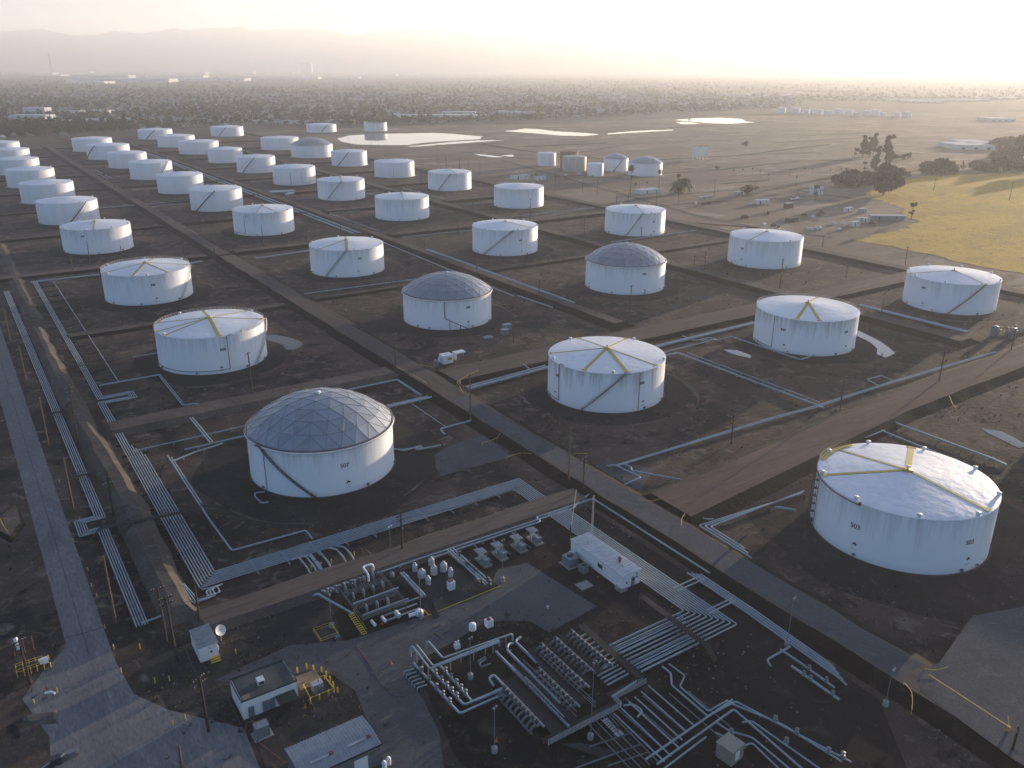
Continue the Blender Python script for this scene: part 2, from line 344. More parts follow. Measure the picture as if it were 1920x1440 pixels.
def azi(key, px, py=None, z=None):
    """azimuth on a tank: of the roof point seen at pixel (px,py), or of the visible shell point at column px, height z"""
    t = TK[key]; c, R, h = t['c'], t['R'], t['h']
    if py is not None:
        p = G(px, py, h if z is None else z)-c; return math.atan2(p[1], p[0])
    best = None
    v = CAM[:2]-c; a0 = math.atan2(v[1], v[0])
    for a in np.linspace(a0-1.5, a0+1.5, 601):
        x, y = PROJ((c[0]+R*math.cos(a), c[1]+R*math.sin(a), z))
        if best is None or abs(x-px) < best[0]: best = (abs(x-px), a)
    return best[1]
def pol(r, a, z=0.0): return (r*math.cos(a), r*math.sin(a), z)
PROTO = {}
M['dome2'] = mat('dome_aluminium_dull', (.325,.35,.375), .5, .6, var=.12, scale=.3); M['dome3'] = mat('dome_aluminium_light', (.355,.38,.405), .46, .6, var=.1, scale=.3)
def text_mesh(txt, size):
    if txt not in PROTO:
        c = bpy.data.curves.new('t', 'FONT'); c.body = txt; c.size = 1; c.align_x = 'CENTER'; c.align_y = 'CENTER'; c.offset = .012
        o = bpy.data.objects.new('t', c); COL.objects.link(o); me = bpy.data.meshes.new_from_object(o)
        V = [tuple(v.co) for v in me.vertices]; Fc = [tuple(p.vertices) for p in me.polygons]
        bpy.data.objects.remove(o); bpy.data.meshes.remove(me); PROTO[txt] = (V, Fc)
    V, Fc = PROTO[txt]; return [(v[0]*size, v[1]*size) for v in V], Fc
def bent_text(mb, txt, size, R, a, z, m=0):
    V, Fc = text_mesh(txt, size)
    mb.add([pol(R, a+v[0]/R, z+v[1]) for v in V], Fc, m)
def bent_quad(mb, R, a, z, pts, m=0):
    mb.add([pol(R, a+x/R, z+y) for x, y in pts], [tuple(range(len(pts)))], m)
def stair(key, root, pxb, pxt, m, near):
    t = TK[key]; R, h = t['R'], t['h']; a0, a1 = azi(key, pxb, z=0.3), azi(key, pxt, z=h-.2)
    mb = MB(); n = 26 if near else 10; w0, w1 = .18, (1.05 if near else .95)
    pi = [pol(R+w0, a0+(a1-a0)*i/n, .1+h*i/n) for i in range(n+1)]; po = [pol(R+w1, a0+(a1-a0)*i/n, .1+h*i/n) for i in range(n+1)]
    if near:
        mb.tube(pi, .07, 4, bend=.01); mb.tube(po, .09, 4, bend=.01)
        mb.tube([(p[0],p[1],p[2]+1.0) for p in po], .05, 4, bend=.01); mb.tube([(p[0],p[1],p[2]+.55) for p in po], .035, 4, bend=.01)
        for i in range(n*2+1):
            q = i/(n*2); a = a0+(a1-a0)*q; z = .1+h*q; r = R+(w0+w1)/2
            mb.box((*pol(r, a)[:2], z), (w1-w0, .34, .05), a)
            if i % 4 == 0: mb.bar((*pol(R+w1, a)[:2], z), (*pol(R+w1, a)[:2], z+1.0), .035)
        a = a1; mb.box((*pol(R+.55, a+math.copysign(.05, a1-a0))[:2], h), (1.1, 1.6, .07), a)
    else:
        for lo, hi in ((0, .25),):
            vs = pi+po+[(p[0],p[1],p[2]+.9) for p in po]; k = n+1
            mb.add(vs, [(i, i+1, k+i+1, k+i) for i in range(n)]+[(k+i, k+i+1, 2*k+i+1, 2*k+i) for i in range(n)])
    mb.build('stairway', m, root)
def tank(key, label, group='storage tanks', near=0, st=None, stm='dark', walks=(), rail=None, num=None, plac=None, fire=None, vents=0, shell='white', extra=None, drop=None):
    t = TK[key]; R, h, kind = t['R'], t['h'], t['kind']; n = 128 if near else 64
    root = thing('storage_tank', label, 'storage tank', (*t['c'], 0), 0, group)
    if kind in ('rusty', 'tan'): shell = kind
    # shell plates: very slightly stepped courses
    pr = []; k = 6 if near else 1
    for i in range(k): pr += [(R-.012*i, h*i/k), (R-.012*i, h*(i+1)/k-.015)]
    MB().lathe(pr+[(R-.012*k, h), (R-.3, h)], n).build('shell', M['weathered' if near and shell == 'white' else shell], root)
    rise = {'cone': 2.25, 'dome': t.get('rise', 8.6), 'flat': 1.0, 'tan': .8, 'rusty': .5, 'open': -2.2}[kind]
    if kind == 'dome':
        rings = 5; rr = R-.15; Rs = (rr*rr+rise*rise)/(2*rise); ph = math.asin(min(1, rr/Rs))
        P = [[(0,0,h+rise)]]
        for i in range(1, rings+1):
            a = ph*i/rings; P.append([(Rs*math.sin(a)*math.cos(2*math.pi*j/(6*i)), Rs*math.sin(a)*math.sin(2*math.pi*j/(6*i)), h+rise-Rs+Rs*math.cos(a)+.35) for j in range(6*i)])
        P[0] = [(0,0,h+rise+.35)]
        vs = []; off = []
        for r_ in P: off.append(len(vs)); vs += r_
        fs = []; ed = set()
        def tri(a, b, c):
            fs.append((a, b, c))
            for e in ((a,b),(b,c),(c,a)): ed.add((min(e), max(e)))
        for i in range(1, rings+1):
            for s_ in range(6):
                for j in range(i):
                    o0, o1 = off[i]+(s_*i+j) % (6*i), off[i]+(s_*i+j+1) % (6*i)
                    q = lambda jj: off[i-1]+((s_*(i-1)+jj) % (6*(i-1)) if i > 1 else 0)
                    tri(o0, o1, q(j))
                    if j < i-1: tri(q(j), o1, q(j+1))
        mb = MB(); mb.add(vs, fs, 0); mb.lathe([(rr, h-.02), (rr, h+.4)], n)
        for i_ in range(len(fs)): mb.m[i_] = int(rng.choice([0,0,0,1,1,2]))
        dm = mb.build('dome_roof', [M['dome'],M['dome2'],M['dome3']], root)
        if near:
            mb = MB()
            for a, b in ed:
                A, B = Vector(vs[a]), Vector(vs[b]); mb.bar(A*1.0008, B*1.0008, .055, 4)
            mb.build('rib', M['dome_rib'], dm)
        mb = MB(); ring = [pol(R+.22, 2*math.pi*i/72, h-.25) for i in range(73)]; mb.tube(ring, .36, 8, bend=.01, cap=False); mb.build('rim_gutter', M['white'], root)
        if near:
            mb = MB(); ring = [pol(R+.35, 2*math.pi*i/72, h+.25) for i in range(73)]; mb.tube(ring, .12, 6, bend=.01, cap=False); mb.build('rim_pipe', M['rust'], root)
        mb = MB().lathe([(.5, 0), (.5, .5), (.9, .55), (.9, .7), (0, .95)], 14, (0,0,h+rise+.3)); mb.build('centre_vent', M['white'], root)
    elif kind == 'open':
        mb = MB(); mb.disc((0,0,h-2.2), R-.3, 64); mb.lathe([(R-.3, h), (R-.3, h-2.25)], 64); mb.build('floating_roof', M['pipe_old'], root)
        MB().tube([pol(R+.2, 2*math.pi*i/64, h-.9) for i in range(65)], .25, 6, bend=.01, cap=False).build('wind_girder', M['tan'], root)
    else:
        rm = {'rusty': M['rustroof'], 'tan': M['tan']}.get(kind, M['roof'])
        k = 8; MB().lathe([(R+.04, h-.12), (R+.04, h+.02)]+[(R*(1-i/k), h+.03+rise*i/k) for i in range(k)]+[(.02, h+rise)], n).build('roof', rm, root)
    if near or R > 18:
        MB().lathe([(R+1.1 if near else R+1.6, 0.02), (R+.95, .22), (R-.01, .25)], n).build('base_ring', M['ring'] if near else M['concrete'], root)
    slope = lambda r: h+.03+(rise*(1-r/R) if kind != 'dome' else 0)
    for a, w in walks:
        mb = MB(); L0, L1 = .7, R-.7; k = 10
        for sd in (-1, 1):
            pass
        c, s = math.cos(a), math.sin(a); nx, ny = -s, c
        vs = []
        for i in range(k+1):
            r = L0+(L1-L0)*i/k; z = slope(r)+.10
            for q in (-w/2, w/2): vs.append((c*r+nx*q, s*r+ny*q, z))
            for q in (-w/2, w/2): vs.append((c*r+nx*q, s*r+ny*q, z-.14))
        fs = []
        for i in range(k):
            o = 4*i; fs += [(o, o+4, o+5, o+1), (o+2, o+6, o+4, o), (o+1, o+5, o+7, o+3)]
        mb.add(vs, fs); mb.box((c*(R-.9), s*(R-.9), slope(R-.9)+.12), (1.0, max(1.6, w*1.6), .12), a)
        mb.build('walkway', M['yellow'], root)
    if walks: 
        mb = MB().lathe([(1.35, 0), (1.35, .16), (0, .18)], 10, (0,0,h+rise+.02)); mb.build('centre_platform', M['yellow'], root)
        MB().lathe([(.3, 0), (.3, .7), (.5, .75), (.5, .95), (0, 1.1)], 12, (.3,.2,h+rise+.1)).build('centre_vent', M['white'], root)
    if rail:
        mb = MB(); rr = R-.12; k = 56
        a0, a1 = rail; ps = [a0+(a1-a0)*i/k for i in range(k+1)]
        for zz in (.55, 1.1): mb.tube([pol(rr, a, h+zz) for a in ps], .055, 4, bend=.01)
        for a in ps: mb.bar(pol(rr, a, h-.02), pol(rr, a, h+1.12), .05)
        mb.build('handrail', M['rail_pale'], root)
    for i in range(vents):
        a = .35+2*math.pi*i/vents
        MB().lathe([(.42, 0), (.42, .55), (.62, .58), (.62, .85), (0, 1.0)], 12, pol(R-.55, a, slope(R-.55)-.03)).build('roof_vent', M['white'], root)
    for nt_ in (num or []):
        mb = MB(); txt, px, z = nt_; a = azi(key, px, z=z)
        if txt: bent_text(mb, txt, 1.7, R+.035, a, z)
        else:
            for j in (-1, 0, 1): bent_quad(mb, R+.035, a, z, [(j*.72-.26,-.5),(j*.72+.26,-.5),(j*.72+.26,.5),(j*.72-.26,.5)])
        mb.build('tank_number', M['black'], root)
    for px, z in (plac or []):
        a = azi(key, px, z=z); mb = MB(); s_ = .62
        for j, q in enumerate(([(-s_,0),(-s_/2,-s_/2),(0,0),(-s_/2,s_/2)], [(0,0),(s_/2,s_/2),(0,s_),(-s_/2,s_/2)], [(0,0),(s_/2,-s_/2),(s_,0),(s_/2,s_/2)], [(-s_/2,-s_/2),(0,-s_),(s_/2,-s_/2),(0,0)])):
            bent_quad(mb, R+.03, a, z, q, j)
        bent_quad(mb, R+.03, a, z-1.35, [(-.8,-.05),(.8,-.05),(.8,.05),(-.8,.05)], 0)
        mb.build('hazard_placard', [M['blue_sign'], M['red_sign'], M['dark'], M['white']], root)
    if fire:
        pxv, ztop, zbot, a_end = fire; a = azi(key, pxv, z=zbot+3); mb = MB(); r = R+.16
        mb.tube([pol(R-.6, a, ztop), pol(r, a, ztop), pol(r, a, zbot)], .11, 6)
        mb.tube([pol(r, a+(a_end-a)*i/20, zbot) for i in range(21)], .11, 6, bend=.01)
        mb.box((*pol(R-.3, a+.05)[:2], ztop+.05), (.5, 1.6, .3), a)
        mb.build('fire_pipe', M['rust'], root)
    if near:
        v = CAM[:2]-t['c']; ac = math.atan2(v[1], v[0])
        for q in ((-1.05, .35), (-.25, .3), (.62, .38), (1.2, .3))[:4 if near > 1 else 3]:
            a = ac+q[0]+rng.normal(0,.12)
            mb = MB(); c_ = Vector(pol(R-.05, a, 1.0)); d_ = Vector(pol(.45, a)); mb.tube([c_, c_+d_], q[1], 10); mb.tube([c_+d_*.8, c_+d_*1.15], q[1]*1.25, 10)
            mb.build('manway', M['pipe_old'], root)
    if st: stair(key, root, st[0], st[1], M[stm], near)
    if drop is not None:
        a = azi(key, drop, z=3); mb = MB(); mb.tube([pol(R+.14, a, h-.3), pol(R+.14, a, .6)], .10, 6); mb.build('gauge_pipe', M['pipe_old'], root)
    if extra: extra(root, t)
    return root
M['rustroof'] = mat('rusted_roof', (.22,.10,.06), .8, var=.5, scale=.5)
M['rusty'] = mat('rusty_tank_plate', (.30,.18,.13), .8, var=.45, scale=.35, streak=True)
M['tan'] = mat('tan_tank_paint', (.52,.44,.35), .6, var=.18, scale=.5, streak=True)
M['rail_pale'] = mat('pale_rail_paint', (.62,.58,.46), .5)
M['blue_sign'] = mat('blue_sign_paint', (.02,.03,.10), .5); M['red_sign'] = mat('red_sign_paint', (.09,.015,.015), .5)
TK['B']['rise'] = 8.3; TK['G']['rise'] = 7.4; TK['G2']['rise'] = 7.9; TK['4c']['rise'] = 8.0; TK['r5']['rise'] = 4.8; TK['r6']['rise'] = 6.0
rp = lambda k, L: [(azi(k, x, y), w) for x, y, w in L]
def pontoon_G(root, t):                          # bent pipe and props down the front of this dome tank
    R, h = t['R'], t['h']; a = azi('G', 834, z=8); a2 = azi('G', 872, z=1.5); mb = MB()
    A = pol(R+.15, a, h-.4); B_ = pol(R+.15, a, 5.6); o = Vector(pol(R+9.5, a2+.02, 1.4))
    mb.tube([A, B_, o], .16, 6)
    for f in (.16, .52, .93):
        p = Vector(B_).lerp(o, f); mb.tube([p, (p.x, p.y, 0)], .15, 6)
    mb.build('drain_pipe', M['dark'], root)
def ladder_A(root, t):                           # caged stair tower and platforms at its left side
    R, h = t['R'], t['h']; mb = MB(); a = azi('A', 1531, z=6)
    for q in (0, .06):
        for r in (R+.3, R+1.5): mb.bar(pol(r, a-q, 0), pol(r, a-q, h+1), .07)
    for i in range(7): 
        mb.bar(pol(R+.3, a, i*2.2), pol(R+1.5, a-.06, i*2.2+2.2), .05); mb.bar(pol(R+1.5, a, i*2.2), pol(R+.3, a-.06, i*2.2+2.2), .05)
        mb.box((*pol(R+.9, a-.03)[:2], i*2.2), (1.3, 1.3, .06), a)
    mb.build('ladder_tower', M['dark'], root)
    mb = MB(); k = 20; a0, a1 = azi('A', 1535, 862), azi('A', 1590, 832)
    ps = [a0+(a1-a0)*i/k for i in range(k+1)]
    for zz in (.55, 1.15): mb.tube([pol(R-.1, p, h+zz) for p in ps], .06, 4, bend=.01)
    for p in ps[::2]: mb.bar(pol(R-.1, p, h), pol(R-.1, p, h+1.15), .05)
    mb.build('handrail', M['rail_yellow'], root)
    mb = MB()
    for i in range(k): 
        p, q = ps[i], ps[i+1]; mb.add([pol(R-.3, p, h+.25), pol(R-.3, q, h+.25), pol(R-1.7, q, h+.4), pol(R-1.7, p, h+.4)], [(0,1,2,3)])
    mb.build('walkway', M['yellow'], root)
    a0, a1 = azi('A', 1612, z=h-.5), azi('A', 1530, z=h-1); mb = MB(); mb.tube([pol(R+.14, a0+(a1-a0)*i/24, h-.55-.0*i) for i in range(25)], .11, 6, bend=.01)
    mb.box((*pol(R+.1, a0)[:2], h-.2), (.5, .5, .8), a0); mb.build('fire_pipe', M['rust'], root)
twopi = (0, 2*math.pi)
NEARG = 'storage tanks in the front rows'; REAR = 'storage tanks in the rear rows'
tank('A', 'large white tank at the right marked 503, yellow strips on a wrinkled white roof', NEARG, 2, None, walks=rp('A', [(1709,836,1.5),(1843,954,1.0),(1556,892,1.0),(1572,844,.8)]), num=[('503',1604,8.2),('503',1819,8.2)], plac=[(1602,3.6),(1815,3.6)], vents=9, shell='white', extra=ladder_A)
tank('B', 'white tank marked 507 under a faceted dome, nearest of the domed tanks', NEARG, 2, (595,490), 'dark', num=[('507',646,8.6)], plac=[(653,3.4)], drop=500)
tank('C', 'white tank with grey grime below its rim and a yellow-striped cone roof', NEARG, 2, (1089,1172), 'pipe_old', walks=rp('C', [(1096,694,1.1),(1174,697,1.3),(1172,637,.6),(1036,663,.5),(1235,687,.6),(1093,639,.5)]), num=[(None,1204,10.2),(None,1046,10.0)], plac=[(1205,3.3),(1041,3.4)], fire=(1048,14.4,1.2,azi('C',1028,z=1)), shell='stained', vents=5, drop=1197)
tank('D', 'white tank with a railed rim and yellow-striped roof beside a dark oval puddle', NEARG, 2, (477,495), 'steel', walks=rp('D', [(381,584,.8),(408,627,1.3),(320,626,.6),(301,621,.6),(299,605,.6),(484,599,.6),(463,583,.6)]), rail=(azi('D',300,623), azi('D',300,623)-4.6), num=[(None,418,9.6)], plac=[(416,2.6)], fire=(430,14.6,1.6,azi('D',299,z=1)), vents=4)
tank('E', 'white tank streaked grey near its railed rim, beside the crescent pond', NEARG, 2, None, walks=rp('E', [(1495,598,1.2),(1536,601,1.2),(1533,558,.6)]), rail=(azi('E',1612,585), azi('E',1612,585)+3.3), num=[(None,1469,9.8),(None,1587,9.8)], plac=[(1470,3.4),(1586,3.4)], fire=(1448,14.7,1.3,azi('E',1414,z=1)), shell='stained')
tank('F', 'white tank with a brown stair rising right, nearest the yellow field', NEARG, 2, (1775,1845), 'wood_brown', walks=[(a, .5) for a, w in rp('F', [(1712,513,.5),(1843,532,.5)])], num=[(None,1732,10.8)], plac=[(1730,3.4)], vents=8)
tank('G', 'domed white tank with a bent dark pipe propped down its front wall', NEARG, 2, None, num=[(None,878,10.0)], plac=[(878,3.2)], extra=pontoon_G)
tank('H', 'white tank with a railed rim and sunlit right side, directly behind the puddle tank', NEARG, 1, (337,354), 'steel', walks=rp('H', [(251,516,1.1),(289,485,.9),(315,511,.7),(203,511,.5),(343,497,.5)]), rail=(azi('H',205,513), azi('H',205,513)-4.3), num=[(None,287,10.0)], plac=[(294,3.2)], vents=6)
tank('h', 'white tank with one yellow strip down its roof front, behind the first domed tank row', NEARG, 1, (611,650), 'pipe_old', walks=rp('h', [(650,470,1.5),(606,466,.6),(648,448,.9)]), num=[(None,674,10.4)], plac=[(672,3.4)], vents=6)
tank('G2', 'domed white tank with a red-brown rim, farther right and behind the bent-pipe dome', NEARG, 2, None, num=[(None,1208,11.0)], plac=[(1209,2.2),(1105,3)])
tank('3i', 'white tank with a long dark stair rising right, standing left of the red-rimmed dome', NEARG, 1, (907,962), 'dark', walks=[(azi('3i',975,425),.4)], num=[(None,976,9.6)], plac=[(978,3)], vents=6)
tank('4h', 'white tank with a faint stair, in front of the bushy palms', NEARG, 1, (1174,1205), 'pipe_old', walks=[(azi('4h',1210,402),.4)], num=[(None,1226,10)], plac=[(1226,3)], vents=6)
tank('4i', 'white tank without a stair in view, between the red-rimmed dome and the yellow field', NEARG, 1, None, walks=[(azi('4i',1399,452),.5)], num=[(None,1392,10.6)], plac=[(1390,4)], vents=6)
ordn = ['first','second','third','fourth','fifth','sixth','seventh','eighth','ninth','tenth','eleventh']
tank('t1', 'white tank in the far-left column just behind the railed-rim tank with the sunlit side', REAR, 1, None, walks=[(azi('t1',175,432),.8)], num=[(None,155,11.5)], vents=8, drop=None)
for i, (k, st) in enumerate([('t2',(129,160)),('t3',None),('t4',None),('t5',None),('t6',None),('t7',None)]):
    tank(k, f'white tank in the far-left column, {ordn[i+3]} from the column\'s front', REAR, 0, st, vents=4 if i < 3 else 0)
for i, (k, st) in enumerate([('g',None),('f',(370,403)),('e',None),('d',(293,314)),('c',None),('b',(165,178)),('a',None)]):
    tank(k, f'white tank in the second column from the left, {ordn[i]} behind the yellow-strip roof tank', REAR, 1 if i == 0 else 0, st, walks=[(azi('g',480,400),.4),(azi('g',512,396),.4)] if i == 0 else (), vents=5 if i < 4 else 0, fire=(460,13.5,1.5,azi('g',440,z=1)) if i == 0 else None)
for i, (k, st) in enumerate([('3h',None),('3g',(614,640)),('3f',None),('3e',(456,477)),('3d',None),('3c',None),('3b',None),('3a',(274,290))]):
    tank(k, f'white tank in the middle column, {ordn[i]} behind the tank with the long dark stair', REAR, 1 if i < 2 else 0, st, walks=[(azi(k,758,378),.4)] if i == 0 else [(azi(k,641,343),.5)] if i == 1 else (), vents=5 if i < 4 else 0, fire=(566,14.5,2.5,azi(k,600,z=1)) if i == 2 else None)
for i, (k, st) in enumerate([('4g',None),('4f',(822,846)),('4e',None),('4d',(634,654))]):
    tank(k, f'white tank in the right column, {ordn[i]} behind the tank before the palms', REAR, 1 if i < 2 else 0, st, walks=[(azi(k,847,323),.4)] if i == 1 else (), vents=5, drop=738 if i == 2 else None)
tank('4c', 'small-looking grey-domed white tank far back near the long bright pond', REAR, 0)
tank('4b', 'white tank far back just left of the far grey dome', REAR, 0)
tank('4a', 'white tank with a stair at the back edge, second from left among the rearmost', REAR, 0, (410,424))
tank('5a', 'broad low white tank at the back edge beside the tan roofless tank', REAR, 0, (601,614))
tank('5b', 'tan open-topped tank at the back edge beside the long bright pond', REAR, 0)
RG = 'small tank group right of the middle distance'
tank('r1', 'small white flat-topped tank, leftmost of the small tank group', RG, 0)
tank('r2', 'rust-streaked small tank behind the tan one', RG, 0)
tank('r3', 'tan small tank in front of the rusty one', RG, 0)
tank('r4', 'plain white short tank between the tan tank and the grey domes', RG, 0)
tank('r5', 'small white tank with grey dome and diagonal stair, left of the two small domes', RG, 0, (1150,1168))
tank('r6', 'white tank with grey dome, right and wider of the two small domes', RG, 0)
# graded gravel round each tank and worn arcs
for k in ('A','B','C','D','E','F','G','H','h','G2','3i','4h','4i','t1','g','f','3h','3g','4g','4f','e','t2','3f'):
    t = TK[k]; R = t['R']; n = 72; mb = MB(); vs = []
    for i in range(n):
        a = 2*math.pi*i/n; w = 1+.12*math.sin(3*a+len(k)+t['c'][0])+.06*math.sin(7*a+t['c'][1])
        vs += [pol(R+.5, a, .30), pol(R+1.6, a, .20), pol(R+6.5*w*(1.5 if k in 'AB' else 1), a, .06), pol(R+9.5*w*(1.6 if k in 'AB' else 1), a, .005)]
    mb.add(vs, [(4*i+j, 4*((i+1)%n)+j, 4*((i+1)%n)+j+1, 4*i+j+1) if False else (4*i+j+1, 4*((i+1)%n)+j+1, 4*((i+1)%n)+j, 4*i+j) for i in range(n) for j in range(3)], 0, True)
    struct(mb.build('gravel_apron', M['pad'], loc=(*t['c'], 0)))

tank_shadow = T_('off', (229,-121), 20.9, 14.6)  # extra tank out of view, added so its shadow falls into the frame
tank('off', 'unseen white tank past the right edge of the view, added to cast its shadow', NEARG, 0)
# worn wheel arcs and pale scraped earth round the tanks
for k, rr, a0, a1, w in [('C',12,-1.2,.9,2.6),('C',9.9,-2.6,-1.4,1.4),('G',11,-.6,1.6,2.0),('B',10.5,-1.9,-.2,2.2),('B',13,-2.8,-1.9,1.6),('A',11,-2.6,-1.0,2.0),('A',16,-2.2,-.6,2.6),('D',11,-.4,1.2,2.4),('D',12,-2.8,-1.7,2.0),('E',13.5,-1.8,-.3,1.6),('H',11,-.2,1.4,2.4),('F',11,-2.8,-1.2,2.2),('h',11,-.5,1.0,2.2),('h',11.5,-2.4,-1.1,2.0),('G2',12,-2.2,-.6,2.0),('3i',11,-2.2,-.8,1.8),('4i',11,-2.3,-.8,2.0),('4h',12,-2.2,-.6,1.8)]:
    t = TK[k]; R = t['R']; n = 40; vs = []
    for i in range(n+1):
        a = a0+(a1-a0)*i/n; q = math.sin(math.pi*i/n)**.5; ww = w*q*(.7+.3*math.sin(9*a)); r = R+rr+.5*math.sin(5*a)
        vs += [pol(r-ww/2, a, .03), pol(r+ww/2+.05, a, .03)]
    mb = MB(); mb.add(vs, [(2*i,2*i+1,2*i+3,2*i+2) for i in range(n)])
    struct(mb.build('scraped_earth', M['earth'], loc=(*t['c'], 0)))
# loose stones and dry weeds scattered over the yard
M['stone'] = mat('pale_stone', (.16,.14,.12), .9, var=.4, scale=1.0)
M['weed'] = mat('dry_weed', (.085,.075,.035), .9, var=.4, scale=.5)
def free(x, y): return all((x-t['c'][0])**2+(y-t['c'][1])**2 > (t['R']+2.0)**2 for t in TK.values())
mb = MB(); mw = MB(); kk = 0
while kk < 5200:
    r = 90*math.exp(rng.uniform(0, 1.75)); a = YAW+rng.uniform(-.62,.62); x, y = CAM[0]+r*math.sin(a), CAM[1]+r*math.cos(a)
    if not (-85 < x < 392 and free(x, y)) or (-76 < x < -66): continue
    cl = math.sin(x*.13+1.7*math.sin(y*.06))+math.sin(y*.11+x*.05)
    if rng.random() > .12+.5*max(0, cl): continue
    kk += 1; s_ = rng.uniform(.10,.30)*(1+r/350)
    if rng.random() < .55:
        mb.add([(x-s_,y-s_*.7,-.05),(x+s_,y-s_*.6,-.05),(x+s_*.2,y+s_,-.05),(x+s_*.1,y,s_*.8)],[(0,1,3),(1,2,3),(2,0,3)])
    else:
        for q in range(4):
            an = rng.uniform(0,6.28); c_, d_ = math.cos(an)*s_*1.6, math.sin(an)*s_*1.6
            mw.add([(x-c_*.3,y-d_*.3,0),(x+c_*.3,y+d_*.3,0),(x+c_+rng.normal(0,s_),y+d_+rng.normal(0,s_),s_*1.8)],[(0,1,2)])
o = mb.build('loose_stones', M['stone']); o['kind'] = 'stuff'; o = mw.build('dry_weeds', M['weed']); o['kind'] = 'stuff'
# ------------------------------------------------------------------ paved ground
slab('asphalt_road', [(-75.5,420),(-68.2,420),(-67.8,0),(-67.6,-60),(-66.5,-72),(-62,-80),(-52,-92),(-53,-110),(-56,-170),(-95,-170),(-92,-110),(-82,-90),(-81,-75),(-84,-62),(-80,-56),(-75,-50),(-75,-20),(-75.2,60)], .02, M['old_road'])
slab('asphalt_yard', [(-26.4,-79.6),(-12,-80.6),(-0.3,-81.4),(8,-79),(13,-74.8),(20.3,-76.2),(23.2,-98.6),(9.2,-100.2),(8.0,-95),(4.5,-92.2),(-0.4,-90.0),(-9,-91.8),(-17.5,-93),(-21.6,-96),(-22.2,-104),(-23.6,-112),(-27.5,-121),(-36,-121),(-33.6,-106),(-31.6,-94),(-33.5,-87.5),(-37,-83.8),(-40.2,-83.0),(-49,-80),(-53,-76.5),(-46,-75.5),(-37,-74.5)], .02, M['asphalt'])
slab('asphalt_ramp', [(25.5,-25.5),(49.5,-26.2),(50.5,-8),(37,-9.2),(28,-13.5)], .03, M['asphalt'])
slab('asphalt_pad', [(60,-151),(66,-151.5),(86,-147),(110,-155),(110,-200),(54,-200),(53,-172),(55.5,-154)], 1.74, M['asphalt'])
slab('asphalt_lane', [(55.2,-150),(62.6,-150),(62.6,-90),(61.4,20),(55.2,20)], 1.715, M['lane'] if 'lane' in M else M['asphalt'])
slab('plant_gravel', [(-24,-62.8),(49,-62.8),(49,-150),(36,-165),(-14,-165),(-23,-140),(-24,-118),(-21,-104),(-19,-94),(-28,-82)], .008, M['plant'])
slab('yard_soil', [(-64,-62.6),(-24,-62.6),(-28,-82),(-19,-94),(-21,-104),(-24,-118),(-23,-140),(-30,-150),(-58,-150),(-52,-110),(-51,-92),(-62,-79)], .006, M['yard'])
slab('concrete_pad', rect(24.2,27.6,-92.2,-89.4), .03, M['concrete'])
mb = MB()
for i, (x, y0, y1) in enumerate(((-71.6,-55,400),)): mb.add([(x-.06,y0,.026),(x+.06,y0,.026),(x+.06,y1,.026),(x-.06,y1,.026)], [(0,1,2,3)])
struct(mb.build('road_seam', M['black']))
slab('asphalt_apron', [(66.5,-44.5),(73,-44.5),(80,-56),(68,-63),(66.5,-60)], .03, M['asphalt'])

def pond(name, pts, z=.05, m='water'):
    P = []
    for i in range(len(pts)):
        a, b = np.array(pts[i], float), np.array(pts[(i+1) % len(pts)], float); L = np.linalg.norm(b-a); k = max(2, int(L/5))
        nrm = np.array([b[1]-a[1], a[0]-b[0]])/max(L, 1e-6)
        for j in range(k): P.append(a+(b-a)*j/k+(nrm*rng.normal(0, min(1.6, L*.025)) if j else 0))
    return struct(MB().poly(P, z).build(name, M[m]))
pond('puddle', [(25,136),(31,132),(35,124),(37,114),(33,108.5),(27,109.5),(24,117),(22.5,128)], .05, 'muddy')
pond('crescent_pond', [(252.5,-3),(249,-12),(245,-20.5),(237,-31.6),(228.5,-32.5),(229.5,-28),(236.5,-23.5),(241,-17.5),(244,-10),(246.5,-3.5)])
pond('puddle', [(180.6,11),(185,7),(184.5,-2),(181.5,-3),(179.5,4)])
pond('puddle', [(190,-93),(193.5,-98),(189,-108.5),(185,-107.5),(187.5,-99)])
GPx = lambda L: [tuple(G(x, y)) for x, y in L]
pond('settling_pond', GPx([(631,260),(655,254),(700,251),(760,250),(812,249),(850,251),(905,256),(900,261),(845,264),(790,268),(765,272),(720,272),(670,271),(642,266)]), -.03)
pond('pond', GPx([(945,246),(985,241),(1010,242),(1040,246),(1095,249),(1125,252),(1095,255),(1050,254),(1005,250),(975,248)]), -.03)
pond('pond', GPx([(1137,250),(1200,245),(1262,243),(1262,244.5),(1200,248),(1140,252)]), -.03)
pond('pond', GPx([(1263,225),(1300,222),(1355,220.5),(1392,223),(1400,228),(1425,230),(1380,233),(1330,231),(1290,227)]), -.03)
pond('pond', GPx([(1266,229),(1290,228),(1315,232),(1280,233)]), -.03)
pond('pond', GPx([(888,288),(905,287.5),(935,292),(960,290),(965,293),(930,295),(900,292)]), -.03)
pond('pond', GPx([(845,266),(900,263),(945,263),(900,266),(860,269),(780,275),(760,275)]), -.03)

